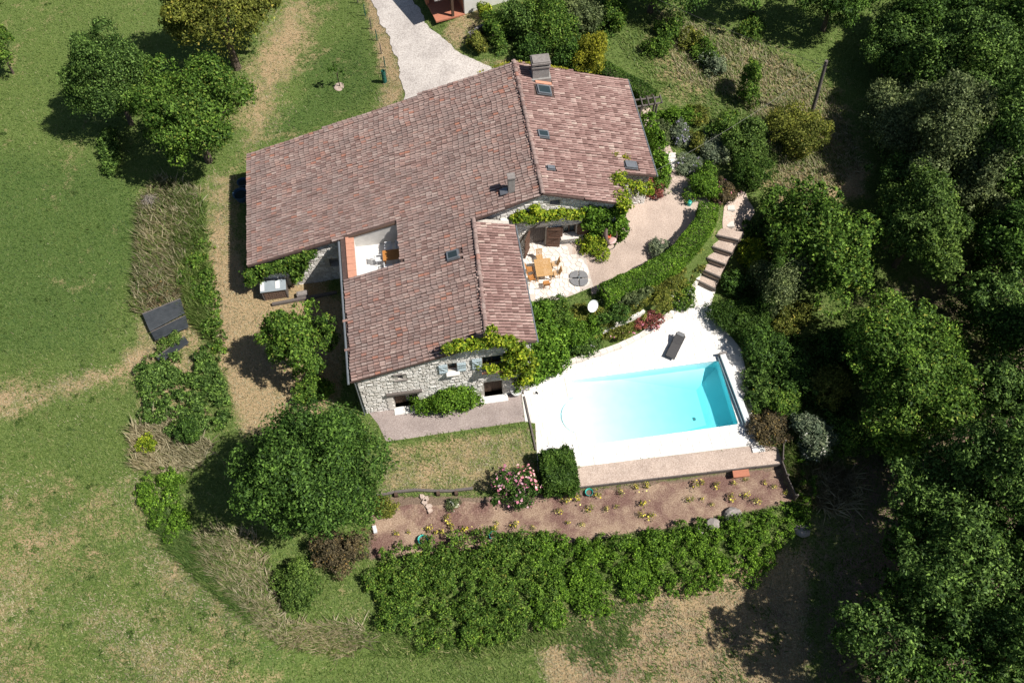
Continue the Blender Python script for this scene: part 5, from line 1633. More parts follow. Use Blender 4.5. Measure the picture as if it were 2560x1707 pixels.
tree(2390, 1690, 150, 130, 'leaf_dark', 'dark oak at the bottom edge in the middle of the lower right wood', leaf=.2, nl=40, lr=.24, stem=4.5, dens=.75, group=F)
tree(2560, 1600, 130, 160, 'leaf_oak', 'oak filling the bottom right picture corner', leaf=.2, nl=40, lr=.24, stem=5, dens=.75, group=F)
tree(2300, 1330, 90, 90, 'leaf_dark', 'dark lower oak on the inner side of the widest oak', leaf=.22, nl=24, lr=.28, stem=2.5, dens=.8, group=F)
tree(2545, 1390, 110, 120, 'leaf_dark', 'dark oak on the right edge beside the widest oak', leaf=.22, nl=30, lr=.26, stem=3.5, dens=.8, group=F)
tree(2290, 1500, 90, 90, 'leaf_dark', 'dark oak between the bottom oak and the widest oak', leaf=.22, nl=24, lr=.28, stem=3, dens=.8, group=F)
tree(2270, 110, 85, 90, 'leaf_oak', 'wood tree at the upper right between dark top tree and feathery one', leaf=.2, nl=24, stem=.4, rzmax=.8, group=F)
tree(2410, 40, 90, 80, 'leaf_dark', 'dark wood tree at the picture top left of the corner tree', leaf=.2, nl=24, stem=1.5, group=F)
tree(2440, 260, 90, 90, 'leaf_oak', 'green wood tree right of the second grey-green tree near the edge', leaf=.2, nl=24, stem=2, group=F)
tree(2545, 450, 80, 90, 'leaf_oak', 'wood tree on the right edge above the shaded dark one', leaf=.2, nl=22, stem=2, group=F)
tree(2545, 170, 70, 80, 'leaf_dark', 'dark wood tree on the right edge just under the corner tree', leaf=.2, nl=22, stem=2, group=F)
tree(2310, 240, 70, 80, 'leaf_grey', 'grey-green wood tree nestled between the two feathery ones', leaf=.18, nl=22, stem=.4, rzmax=.8, group=F)
tree(2490, 745, 90, 90, 'leaf_oak', 'shaded wood tree right of the gap between tall bright and big light trees', leaf=.22, nl=18, stem=1.5, group=F)
tree(2505, 980, 85, 90, 'leaf_oak', 'wood tree touching the big light green tree on its right', leaf=.22, nl=18, stem=1.5, group=F)
tree(2330, 190, 80, 90, 'leaf_oak', 'green wood tree between the two grey-green ones and the picture top', leaf=.2, nl=18, stem=1.5, group=F)
tree(2480, 400, 80, 90, 'leaf_grey', 'grey-green wood tree right of the second grey-green one', leaf=.18, nl=18, stem=2.5, group=F)
# trees just outside the frame whose shadows fall into it
for i, (px, py, rx, st_) in enumerate([(2740, 240, 130, 5), (2760, 540, 130, 5), (2760, 820, 130, 5), (2750, 1100, 140, 6), (2740, 1400, 150, 6), (2520, 1860, 160, 5), (2260, 1840, 130, 4)]):
    tree(px, py, rx, rx * 1.05, 'leaf_oak', ['wood tree outside the frame right of the top corner', 'wood tree outside the frame right of the shaded dark tree', 'wood tree outside the frame right of the big light tree', 'wood tree outside the frame right of the edge oak', 'wood tree outside the frame right of the widest oak', 'wood tree outside the frame below the bottom corner', 'wood tree outside the frame below the bottom oak'][i], leaf=.34, nl=22, lr=.28, stem=st_, dens=.8, group=F)
# sapling in the lawn
g = G(850, 217)
sp = empty('sapling', tuple(g), 'thin young sapling with sparse crown in the upper lawn', 'tree')
MB().tube([(0, 0, -.1), (-.02, .02, 1.0), (.03, 0, 1.7)], [.045, .035, .02], 6).tube([(0, 0, 1.3), (.35, .1, 2.0)], [.02, .008], 5).tube([(0, 0, 1.2), (-.3, -.1, 1.9)], [.02, .008], 5).tube([(0, 0, 1.1), (.1, -.35, 1.7)], [.02, .008], 5).build('trunk', 'bark', sp)
co, r_, c_, _ = lobes_foliage([(.25, 0, 2.0, .45, .45, .4), (-.3, 0, 1.9, .4, .4, .35), (.45, -.1, 1.5, .3, .3, .3), (0, .1, 2.3, .35, .35, .3)], 420, .13)
link_mesh('crown', quads_mesh('crown', co, r_, c_, 'leaf_dark'), None, sp)
MB().lathe([(.01, .05), (.4, .03), (.5, -.02)], (0, 0, .02), 14).build('mulch_ring', 'pink_gravel', sp)
# cypress
b = G(1898, 812)
hh = 5.0
for h_ in np.arange(3, 11, .1):
    if proj(b + [0, 0, h_])[1] <= 492: hh = h_; break
tp_ = P(1985, 488, b[2] + hh)
cy_ = empty('cypress_tree', tuple(b), 'slender dark cypress leaning across the large-leaved tree', 'tree')
lean_ = (tp_ - b)
lob = [(lean_[0] * t * .55, lean_[1] * t * .55, .35 + hh * t * .97, .62 * (1 - t) ** .7 + .05, .62 * (1 - t) ** .7 + .05, .7) for t in np.linspace(.02, .97, 18)]
co, r_, c_, _ = lobes_foliage(lob, 9000, .13, .5, jit=.5)
link_mesh('crown', quads_mesh('crown', co, r_, c_, 'leaf_yew'), None, cy_)
MB().tube([(0, 0, -.1), (lean_[0] * .5, lean_[1] * .5, hh * .8)], [.1, .03], 6).build('trunk', 'bark', cy_)

# ------------------------------------------------------------------ shrubs
shrub(275, 372, 32, 48, 'leaf_oak', 'small dark shrub on the meadow below the left trees', leaf=.16)
shrub(850, 1385, 72, 62, 'leaf_brown', 'withered brown shrub below the largest dark tree', leaf=.14, dens=.8)
shrub(745, 1458, 66, 66, 'leaf_bright', 'bright yellow-green shrub left of the withered brown one', leaf=.13)
shrub(785, 965, 50, 55, 'leaf_mid', 'green shrub squeezed between big tree and gable corner', leaf=.15)
shrub(1283, 1222, 56, 52, 'leaf_dark', 'dark oleander with clusters of pink flowers beside the yew', leaf=.13, flowers='flower_pink', nfl=330, hz=1.1, fl_size=.17)
shrub(1113, 996, 84, 42, 'leaf_hedge', 'wide leafy green bush against the low wing gable wall', leaf=.14, hz=1.15, lr=.5, nl=18)
shrub(1862, 800, 82, 66, 'leaf_yew', 'spreading green juniper at the right edge of the pool paving', leaf=.12, hz=.9, dens=1.2)
shrub(1958, 705, 74, 84, 'leaf_grey', 'grey-green olive bush in front of the large-leaved tree', leaf=.13, hz=2.2, lift=.9, jit=1.0)
shrub(1882, 632, 36, 42, 'leaf_vine', 'yellow-green shrub beside the garden steps', leaf=.14)
shrub(1845, 705, 40, 36, 'leaf_dark', 'dark low shrub at the foot of the garden steps', leaf=.14)
shrub(1990, 790, 62, 46, 'leaf_olive', 'olive brown shrub with yellow blossoms right of the juniper', leaf=.13, flowers='flower_yellow', nfl=60)
shrub(1915, 880, 62, 60, 'leaf_dark', 'dark shrub mass below the juniper', leaf=.15)
shrub(1900, 965, 45, 62, 'leaf_oak', 'dark shrub beside the pool cover with a yellow spray', leaf=.15, flowers='flower_yellow', nfl=16)
shrub(1990, 930, 60, 65, 'leaf_dark', 'shaded dark shrub behind the pool cover shrubs', leaf=.16)
shrub(2062, 965, 60, 62, 'leaf_olive', 'shaded shrub with yellow foliage under the big light green tree', leaf=.15)
shrub(1930, 1072, 52, 50, 'leaf_brown', 'brownish juniper at the far corner of the pool paving', leaf=.12, hz=.7)
shrub(1955, 1010, 45, 40, 'leaf_mid', 'green shrub between the pool cover and the flowering white shrub', leaf=.15)
shrub(2040, 1085, 56, 60, 'leaf_silver', 'pale shrub with pinkish white flowers beyond the pool corner', leaf=.15, flowers='flower_white', nfl=70)
shrub(2120, 1100, 60, 50, 'leaf_mid', 'green shrub right of the pale flowering shrub', leaf=.15)
shrub(2240, 1115, 70, 50, 'leaf_mid', 'light green shrub below the big light green tree', leaf=.15)
shrub(2110, 870, 60, 50, 'leaf_dark', 'dark shrub left of the big light green tree', leaf=.15)
shrub(1871, 208, 28, 58, 'leaf_mid', 'narrow upright bush standing alone in the long grass', leaf=.14, hz=1.9)
shrub(2006, 322, 78, 66, 'leaf_olive', 'rounded yellow-olive bush at the foot of the utility pole', leaf=.14)
shrub(1868, 350, 55, 62, 'leaf_bright', 'bright green bush in the upper garden left of the yellow-olive bush', leaf=.15, hz=1.6)
shrub(1880, 440, 48, 50, 'leaf_yew', 'dark round bush below the bright green bush in the upper garden', leaf=.13, hz=1.2)
shrub(1788, 362, 34, 48, 'leaf_silver', 'silvery bush left of the bright green bush', leaf=.12)
shrub(1820, 320, 55, 40, 'leaf_mid', 'green bush behind the silvery bush in the upper garden', leaf=.14)
shrub(1755, 462, 48, 50, 'leaf_hedge', 'vivid yellow-green ball shrub at the hedge end', leaf=.12, hz=1.0)
shrub(1815, 478, 34, 40, 'leaf_brown', 'reddish pink shrub right of the vivid ball shrub', leaf=.12, flowers='flower_pink', nfl=40)
shrub(1725, 415, 44, 34, 'leaf_silver', 'low grey lavender mound above the vivid ball shrub', leaf=.1, flowers='flower_lilac', nfl=90, hz=.4)
shrub(1658, 338, 26, 32, 'leaf_grey', 'dark grey lavender beside the garden path', leaf=.1, hz=.35)
shrub(1708, 338, 30, 34, 'leaf_silver', 'lilac flowering sage right of the lavender by the garden path', leaf=.1, flowers='flower_lilac', nfl=160, hz=.5)
shrub(1745, 350, 28, 30, 'leaf_olive', 'yellowish low shrub right of the lilac sage', leaf=.12)
shrub(1690, 290, 55, 30, 'leaf_hedge', 'low green shrub below the pergola', leaf=.13, hz=.6)
shrub(1745, 290, 50, 26, 'leaf_olive', 'low yellow-green shrub right of the pergola', leaf=.13, hz=.5)
for i, (px, py, rx, ry) in enumerate([(1672, 82, 40, 42), (1760, 115, 34, 48), (1720, 100, 34, 30), (1785, 160, 28, 40), (1640, 118, 34, 26), (1880, 68, 28, 32)]):
    shrub(px, py, rx, ry, ['leaf_mid', 'leaf_mid', 'leaf_olive', 'leaf_silver', 'leaf_mid', 'leaf_mid'][i],
          ['dark young tree leftmost in the upper long grass', 'slim young tree right of centre in the upper long grass', 'yellowish bush between two young trees in the long grass', 'silver-leaved young bush lowest in the upper long grass', 'low green bush left of the young trees in the long grass', 'small bush near the overhead cable at the grass top'][i], name='young_bush', leaf=.15, dens=.7, group='young bushes in the long grass')
SH = 'shrubs behind the house'
for px, py, rx, ry, m, lab, hz in [(1240, 75, 38, 45, 'leaf_mid', 'green shrub leftmost of those behind the house by the drive', 1.2), (1290, 60, 50, 55, 'leaf_oak', 'dark shrub behind the chimney, second from the drive', 1.6), (1370, 70, 66, 78, 'leaf_mid', 'largest green shrub behind the chimney', 2.2),
                                   (1335, 130, 40, 40, 'leaf_dark', 'dark shrub touching the chimney on the left', 1.2), (1420, 145, 40, 40, 'leaf_dark', 'dark shrub touching the chimney on the right', 1.3), (1455, 45, 60, 50, 'leaf_grey', 'grey-green shrub at the picture top behind the yellow conifer', 1.4), (1520, 35, 46, 44, 'leaf_mid', 'green shrub at the picture top right of the grey-green one', 1.4), (1420, 5, 60, 40, 'leaf_oak', 'shrub cut by the picture top behind the largest green shrub', 1.6),
                                   (1195, 110, 26, 30, 'leaf_olive', 'small olive shrub by the low concrete wall', .6), (1212, 28, 24, 22, 'leaf_vine', 'yellow-green shrub against the white outbuilding wall', .8)]:
    shrub(px, py, rx, ry, m, lab, leaf=.16, hz=hz, group=SH)
shrub(1473, 130, 44, 60, 'leaf_yellow', 'golden yellow conifer behind the roof edge', name='conifer', cat='conifer', leaf=.13, hz=1.9, jit=.6)
# plants on the bank between patio and pool
B = 'bank shrubs'
for px, py, rx, ry, m, lab, hz, fl, nf in [(1385, 770, 62, 42, 'leaf_mid', 'leafy green shrub at the patio corner beside the tiled roof', 1.0, None, 0), (1440, 815, 55, 50, 'leaf_hedge', 'green shrub below the satellite dish on the bank', .9, None, 0), (1455, 850, 50, 36, 'leaf_oak', 'rose shrub with pale pink flowers at the low bank wall', .6, 'flower_white', 40),
                                           (1420, 868, 36, 30, 'leaf_dark', 'dark rose shrub next to the big climbing vine', .6, 'flower_pink', 14), (1530, 770, 55, 34, 'leaf_dark', 'dark green shrub below the clipped hedge', .6, None, 0), (1560, 740, 60, 34, 'leaf_grey', 'grey-green shrub below the middle of the hedge', .6, None, 0), (1620, 735, 50, 34, 'leaf_olive', 'olive yellow shrub low on the bank', .5, None, 0),
                                           (1612, 800, 50, 26, 'leaf_red', 'dark red leaved shrub with pink roses at the bank foot', .45, 'flower_pink', 40), (1550, 825, 45, 22, 'leaf_olive', 'low olive shrub left of the dark red one at the bank foot', .4, 'flower_pink', 14), (1705, 735, 36, 34, 'leaf_mid', 'white-flowered shrub at the narrow end of the pool paving', .6, 'flower_white', 50), (1660, 700, 44, 26, 'leaf_olive', 'dry yellowish shrub on the bank near the steps', .4, None, 0), (1500, 800, 36, 26, 'leaf_bright', 'bright low shrub right of the satellite dish', .4, None, 0)]:
    shrub(px, py, rx, ry, m, lab, leaf=.12, hz=hz, flowers=fl, nfl=nf, group=B, dens=1.1)
shrub(1646, 620, 26, 26, 'leaf_silver', 'silver santolina growing into the gravel inside the hedge', leaf=.1, hz=.6)
shrub(1490, 610, 42, 38, 'leaf_vine', 'tumbling yellow-green plant between patio and egg chair', leaf=.13, hz=.7, dens=1.0)
shrub(1620, 470, 36, 28, 'leaf_red', 'red and pink flowering planter bed at the house corner', leaf=.12, hz=.5, flowers='flower_pink', nfl=26)
shrub(1650, 455, 28, 28, 'leaf_mid', 'green planting right of the red flower bed at the house corner', leaf=.12, hz=.6)
shrub(365, 1112, 26, 24, 'leaf_vine', 'small yellow-green bush on the meadow edge', leaf=.13)
shrub(470, 1080, 42, 36, 'leaf_dark', 'dark green bush in the hedgerow right of the small yellow-green bush', leaf=.14)
shrub(960, 1265, 40, 28, 'leaf_olive', 'straggly olive plant at the left end of the mulch bed', leaf=.12, hz=.4)
shrub(1132, 1258, 18, 16, 'leaf_grey', 'small plant with white flowers in the mulch bed', leaf=.1, hz=.25, flowers='flower_white', nfl=30)

# climbing plants on the walls
def climber(lobes, mat, label, n, leaf=.16, name='climbing_vine', base=None):
    b = np.array(base if base is not None else (lobes[0][0], lobes[0][1], H(lobes[0][0], lobes[0][1])))
    e = empty(name, tuple(b), label, 'climbing plant')
    L = [(l[0] - b[0], l[1] - b[1], l[2] - b[2], *l[3:]) for l in lobes]
    co, r_, c_, _ = lobes_foliage(L, n, leaf, .75, zmin=-.95, jit=.7)
    link_mesh('foliage', quads_mesh('foliage', co, r_, c_, mat), None, e)
    mb = MB()
    top = L[len(L) // 2]
    mb.tube([(0, 0, -.1), (top[0] * .3, top[1] * .3, top[2] * .5), (top[0], top[1] + .1, top[2])], [.06, .045, .02], 6)
    mb.build('stem', 'bark', e)
    return e
lob = []
for px, py, r in [(1120, 868, .35), (1150, 862, .42), (1180, 858, .45), (1210, 855, .5), (1235, 850, .5), (1262, 852, .55), (1285, 860, .6), (1300, 880, .7), (1310, 905, .7), (1280, 890, .5), (1265, 915, .4), (1220, 918, .28), (1200, 918, .22), (1315, 925, .6), (1235, 915, .25), (1230, 838, .4), (1228, 826, .25), (1292, 925, .5), (1312, 945, .45), (1285, 905, .5), (1300, 955, .35), (1262, 932, .3)]:
    s_, z_ = WV(px, py, VS - .25)
    lob.append((s_, VS - .22 - r * .15, z_, r, .28, r * .75))
climber(lob, 'leaf_vine', 'yellow-green vine along the top of the low wing gable', 9000, base=(4.9, VS - .15, 0))
lob = []
for px, py, z_, r in [(1350, 850, 3.5, 1.0), (1375, 880, 2.6, .95), (1360, 910, 1.6, .9), (1335, 930, 1.2, .7), (1345, 810, 4.5, .85), (1330, 780, 5.2, .6), (1380, 840, 3.0, .9), (1395, 900, 1.4, .8), (1360, 775, 4.6, .6), (1340, 880, 3.0, .9), (1320, 850, 4.6, .6), (1315, 800, 5.6, .4), (1322, 905, 3.0, .7), (1325, 935, 1.6, .7)]:
    q = P(px, py, z_); lob.append((max(q[0], 4.8), q[1], z_, r, r, r * .95))
climber(lob, 'leaf_hedge', 'huge green vine smothering the corner of the low wing by the pool', 17000, .17, base=(6.1, 28.0, 0))
lob = []
for px, py, r in [(1285, 545, .35), (1305, 540, .42), (1325, 540, .42), (1345, 537, .45), (1365, 538, .42), (1385, 535, .42), (1405, 532, .42), (1425, 535, .42), (1445, 535, .45), (1340, 520, .25), (1330, 548, .28)]:
    s_, z_ = WV(px, py, VG - .2)
    lob.append((s_, VG - .2, z_, r, .26, r * .8))
climber(lob, 'leaf_vine', 'yellow-green vine band over the patio doors', 6000, base=(lob[0][0], VG - .15, PZ))
lob = []
for px, py, r in [(1465, 530, .55), (1490, 535, .6), (1515, 535, .6), (1540, 535, .55), (1480, 560, .6), (1505, 565, .65), (1530, 570, .6), (1550, 560, .5), (1500, 590, .55), (1525, 595, .5), (1545, 590, .5), (1555, 520, .4), (1480, 585, .4), (1558, 575, .4)]:
    s_, z_ = WV(px, py, VG - .25)
    lob.append((s_, VG - .22, z_, r, .3, r * .85))
climber(lob, 'leaf_hedge', 'thick green climber covering the right end of the patio gable', 8500, base=(12.2, VG - .2, PZ))
lob = []
for px, py in [(1540, 450), (1548, 462), (1556, 478), (1560, 495), (1563, 512), (1552, 440), (1575, 442), (1600, 448), (1625, 450), (1610, 452), (1590, 446), (1552, 505), (1546, 488)]:
    q = on_roof(px, py, zr)
    lob.append((q[0], q[1], q[2] + .05 - (.9 if px > 1570 else 0), .38, .34, .2 if px < 1570 else .45))
climber(lob, 'leaf_vine', 'yellow-green creeper spilling over the notched roof corner', 3800, base=(13.3, 38.6, PZ), leaf=.14)
lob = []
for px, py, r in [(625, 682, .35), (640, 690, .5), (660, 672, .5), (680, 668, .55), (700, 662, .55), (720, 652, .5), (745, 645, .5), (765, 635, .4), (780, 630, .3), (735, 675, .5), (742, 692, .35), (630, 698, .35), (755, 660, .4)]:
    s_, z_ = WV(px, py, 37.55)
    lob.append((s_, 37.5, max(z_, .2), r, .3, r * .85))
climber(lob, 'leaf_mid', 'green ivy covering the west wing gable above the log store', 9000, base=(-10, 37.6, 0))
lob = []
for px, py, z_ in [(1640, 350, 1.2), (1646, 370, 1.3), (1650, 390, 1.3), (1655, 410, 1.2), (1652, 430, 1.0), (1630, 330, 1.2), (1625, 310, 1.1), (1658, 425, .6)]:
    q = P(px, py, PZ + z_); lob.append((q[0], q[1], PZ + z_, .55, .7, .8))
climber(lob, 'leaf_hedge', 'bright green climber along the far side wall below the right eave', 5500, base=(16.2, 42, PZ))

# clipped hedges
def hedge(line, w_, h_, mat, label, n, leaf=.1, fuzz=0.0):
    """line: places along the hedge foot"""
    pts = np.array([(p[0], p[1], H(p[0], p[1])) for p in line])
    b = pts[len(pts) // 2]
    e = empty('clipped_hedge', tuple(b), label, 'hedge')
    seg = np.linalg.norm(np.diff(pts[:, :2], axis=0), axis=1); cum = np.concatenate([[0], np.cumsum(seg)])
    s = rng.uniform(0, cum[-1], n)
    i = np.clip(np.searchsorted(cum, s) - 1, 0, len(seg) - 1)
    t = ((s - cum[i]) / seg[i])[:, None]
    c = pts[i] * (1 - t) + pts[i + 1] * t
    d = (pts[i + 1] - pts[i])[:, :2] / seg[i][:, None]
    nr = np.stack([-d[:, 1], d[:, 0]], 1)
    per = w_ + 2 * h_
    q = rng.uniform(0, per, n)
    off = np.where(q < h_, -w_ / 2, np.where(q < h_ + w_, q - h_ - w_ / 2, w_ / 2))
    zz = np.where(q < h_, q, np.where(q < h_ + w_, h_, q - h_ - w_))
    endm = (s < .25) | (s > cum[-1] - .25)
    off = np.where(endm, rng.uniform(-w_ / 2, w_ / 2, n), off); zz = np.where(endm, rng.uniform(0, h_, n), zz)
    depth = rng.uniform(-.12, .04, n) + fuzz * (np.sin(s * 3.3 + 2) * np.sin(q * 2.7) + .5 * np.sin(s * 7.1 + q * 5) + rng.normal(0, .4, n))
    side = np.where(q < h_, -1, np.where(q < h_ + w_, 0, 1))
    nrm = np.stack([nr[:, 0] * side, nr[:, 1] * side, (side == 0) * 1.0], 1)
    round_ = np.maximum(0, np.abs(off) - w_ / 2 + .2) * np.maximum(0, zz - h_ + .2) * 2.0
    pos = np.stack([c[:, 0] + nr[:, 0] * off, c[:, 1] + nr[:, 1] * off, c[:, 2] + zz], 1) + nrm * depth[:, None] - b
    pos[:, 2] -= round_
    pos[:, 2] += .06 * np.sin(s * 2.1) + .04 * np.sin(s * 5.3)
    co = leaves(pos, nrm, leaf, .6, .6, .1)
    cl = np.clip(.5 + .4 * np.sin(s * 1.3) * np.sin(off * 3) + rng.normal(0, .2, n), 0, 1)
    link_mesh('foliage', quads_mesh('foliage', co, rng.uniform(0, 1, n), cl, mat), None, e)
    mb = MB()
    for k in range(len(pts) - 1):
        a, bb = pts[k] - b, pts[k + 1] - b; m_ = (a + bb) / 2; L = np.linalg.norm(bb - a)
        ends = k in (0, len(pts) - 2)
        mb.box((m_[0], m_[1], m_[2] + h_ / 2 - .15), (L * (.5 if ends else 1) + (.0 if ends else .1), max(.1, w_ - .45), h_ - .45), rz=math.atan2((bb - a)[1], (bb - a)[0]))
    mb.build('light_block_core', 'bark', e)  # hidden solid core added inside the leaves to block light
hz_ = 1.25
def hp(px, py, z=hz_): return P(px, py, PZ + z - .1)
hedge([hp(1772, 505), hp(1768, 545), hp(1738, 585), hp(1705, 625), hp(1668, 655), hp(1640, 668), hp(1600, 690), hp(1550, 712), hp(1505, 732)], 1.35, hz_, 'leaf_hedge', 'clipped green hedge curving round the gravel yard above the pool', 30000)
hedge([hp(1500, 165, 1.1), hp(1555, 195, 1.1), hp(1600, 220, 1.1), hp(1632, 245, 1.1)], 1.3, 1.2, 'leaf_yew', 'straight dark clipped hedge behind the right eave of the house', 11000)

hedge([P(1352, 1178, 1.3), P(1398, 1172, 1.3), P(1442, 1166, 1.3)], 2.5, 1.5, 'leaf_yew', 'blocky dark green yew bush at the pool paving corner', 17000, .13, fuzz=.16)
# ------------------------------------------------------------------ rose bushes
def rose_parts(k):
    lob = [(rng.normal(0, .1), rng.normal(0, .1), .28, .17, .17, .16) for _ in range(3)]
    co, r_, c_, _ = lobes_foliage(lob, 70, .09)
    a = quads_mesh('foliage', co, r_, c_, 'leaf_olive')
    co, r_, c_, _ = lobes_foliage(lob, [10, 16, 5, 22][k], .11, .9, zmin=.1, shell=(1, 1.15), jit=.4)
    b = quads_mesh('blossom', co, r_, c_, 'flower_yellow')
    c = MB().tube([(0, 0, -.05), (.05, .02, .25)], [.015, .01], 4).tube([(0, 0, -.05), (-.07, .03, .28)], [.015, .01], 4).mesh('stem', 'bark')
    return a, b, c
variants = [rose_parts(k) for k in range(4)]
rz7 = [(440, 710), (590, 700), (655, 720), (775, 690), (700, 715), (880, 700), (990, 715), (1100, 690), (1240, 670), (1120, 645), (740, 600), (340, 720), (1400, 690)]
rz7b = [(1640, 475), (1745, 470), (1890, 420), (1960, 545), (2075, 420), (2200, 380), (2250, 500), (2280, 370), (1840, 540), (2215, 580), (1770, 660), (1590, 560), (1660, 640), (2050, 520), (2320, 590)]
rz6 = [(250, 990), (360, 980), (450, 960), (630, 1010), (570, 970), (150, 1090), (70, 1100), (340, 1070), (210, 1130), (440, 1075), (510, 1110), (720, 1050), (90, 1010), (150, 990)]
for lst, ox, oy, sc_, gname, lab in ((rz7, 880, 1100, 3.092, 'roses in the lower left mulch bed', 'small yellow rose bush in the row along the mulch by the thicket'), (rz7b + [((1700 + x / 2.735 - 880) * 3.092, (850 + y / 2.735 - 1100) * 3.092) for x, y in rz6], 880, 1100, 3.092, 'roses in the bed below the gravel strip', 'small yellow rose bush scattered in the bed below the gravel strip')):
    for (x, y) in lst:
        g = G(ox + x / sc_, oy + y / sc_)
        e = empty('rose_bush', tuple(g + [0, 0, .04]), lab, 'rose bush', gname, rng.uniform(0, 6))
        e.scale = [rng.uniform(.55, 1.1)] * 3
        for nm, me in zip(('foliage', 'blossom', 'stem'), variants[int(rng.integers(0, 4))]):
            link_mesh(nm, me, None, e)

# ------------------------------------------------------------------ uncountable growth
def scatter_px(poly, n):
    x0 = min(p[0] for p in poly); x1 = max(p[0] for p in poly); y0 = min(p[1] for p in poly); y1 = max(p[1] for p in poly)
    out = np.zeros((0, 2))
    while len(out) < n:
        q = np.stack([rng.uniform(x0, x1, n), rng.uniform(y0, y1, n)], 1)
        out = np.concatenate([out, q[inside(poly, q[:, 0], q[:, 1])]])
    return out[:n]
def Gv(px, dz=0.0):
    z = np.zeros(len(px))
    d = FWD + (px[:, :1] - 1280) / FPX * RIGHT - (px[:, 1:] - 853.5) / FPX * UP
    dz = np.broadcast_to(dz, z.shape)
    for _ in range(25):
        p = CAM + d * ((z + dz - CAMH) / d[:, 2])[:, None]
        z = .5 * z + .5 * height(p[:, 0], p[:, 1])
    return np.stack([p[:, 0], p[:, 1], height(p[:, 0], p[:, 1])], 1)
def thicket(name, poly, nl, rr, hh, mat, n, leaf, label, cat='undergrowth'):
    q = scatter_px(poly, nl)
    g = Gv(q, hh * .6)
    r_ = rng.uniform(rr[0], rr[1], nl)
    lob = np.stack([g[:, 0], g[:, 1], g[:, 2] + hh * rng.uniform(.1, .75, nl), r_, r_, r_ * .8], 1)
    co, a, c, _ = lobes_foliage(lob, n, leaf, .65, zmin=-.3)
    me = quads_mesh(name, co, a, c, mat)
    return tag(link_mesh(name, me), label, cat, kind='stuff')
thicket('bramble_thicket', [(955, 1375), (1100, 1345), (1290, 1335), (1400, 1340), (1400, 1540), (1250, 1600), (1050, 1610), (930, 1560), (925, 1450)], 230, (.3, .65), .95, 'leaf_mid', 62000, .115, 'dense dark bramble mass below the rose beds')
thicket('bramble_thicket', [(1330, 1345), (1500, 1345), (1560, 1350), (1700, 1320), (1580, 1500), (1430, 1560), (1330, 1560)], 140, (.28, .58), .85, 'leaf_hedge', 34000, .11, 'bright green bramble mass in the middle of the hedge below the rose beds')
thicket('bramble_thicket', [(1560, 1345), (1700, 1312), (1850, 1290), (1990, 1255), (2020, 1150), (1990, 1140), (2040, 1180), (2020, 1290), (1930, 1380), (1880, 1460), (1760, 1470), (1560, 1500)], 190, (.24, .52), .7, 'leaf_hedge', 38000, .11, 'green bramble mass right of the rose bed end')
thicket('hedgerow_scrub', [(345, 905), (420, 880), (480, 900), (520, 860), (555, 950), (570, 1060), (470, 1090), (350, 1050)], 130, (.25, .55), .6, 'leaf_oak', 24000, .14, 'dark green hedgerow scrub left of the dry yard')
thicket('hedgerow_scrub', [(345, 1175), (440, 1180), (450, 1260), (480, 1320), (420, 1360), (380, 1290), (345, 1230)], 34, (.3, .6), .4, 'leaf_hedge', 9000, .13, 'green scrub on the meadow edge left of the big tree shadow')
thicket('hedgerow_scrub', [(480, 880), (525, 790), (470, 720), (440, 700), (520, 560), (535, 700), (560, 900)], 40, (.25, .55), .4, 'leaf_mid', 8000, .13, 'green weeds along the hedgerow beside the yard')
thicket('hedgerow_scrub', [(395, 880), (450, 850), (440, 830), (380, 850)], 10, (.2, .4), .7, 'leaf_bright', 2200, .12, 'bright weeds between the corrugated sheets')
thicket('hedgerow_weeds', [(350, 740), (400, 700), (450, 720), (440, 745), (360, 780)], 16, (.2, .4), .3, 'leaf_brown', 2400, .12, 'brownish weeds above the corrugated sheets')
thicket('bank_planting', [(1400, 880), (1470, 860), (1600, 815), (1690, 750), (1730, 700), (1770, 640), (1740, 600), (1690, 650), (1600, 710), (1500, 750), (1400, 775)], 80, (.25, .5), .25, 'leaf_olive', 20000, .12, 'mixed low ground cover on the bank between hedge and pool')
thicket('woodland_undergrowth', [(2290, 1190), (2450, 1100), (2470, 900), (2420, 760), (2450, 560), (2620, 540), (2620, 1760), (2180, 1760), (2280, 1500)], 150, (.7, 1.5), 1.8, 'leaf_dark', 50000, .18, 'dark undergrowth beneath the right hand wood')
thicket('woodland_undergrowth', [(2240, 260), (2200, 60), (2300, -40), (2620, -40), (2620, 560), (2400, 560), (2200, 450)], 120, (.8, 1.6), 2.2, 'leaf_oak', 52000, .18, 'tangled undergrowth of the upper right wood')
thicket('woodland_undergrowth', [(2040, 840), (2110, 860), (2140, 1000), (2100, 1100), (1960, 1110), (1950, 1000), (1930, 850)], 50, (.35, .7), .5, 'leaf_dark', 11000, .16, 'dark undergrowth between the pool shrubs and the big light tree')
thicket('woodland_undergrowth', [(1850, 560), (1900, 540), (1960, 640), (1960, 760), (1840, 730), (1850, 640)], 30, (.3, .6), .4, 'leaf_dark', 7000, .14, 'dark planting between the steps and the large-leaved tree')
thicket('shrub_undergrowth', [(1180, 80), (1250, 30), (1500, 10), (1550, 60), (1500, 140), (1300, 140), (1230, 130)], 50, (.3, .6), .4, 'leaf_oak', 11000, .16, 'rough undergrowth behind the house')

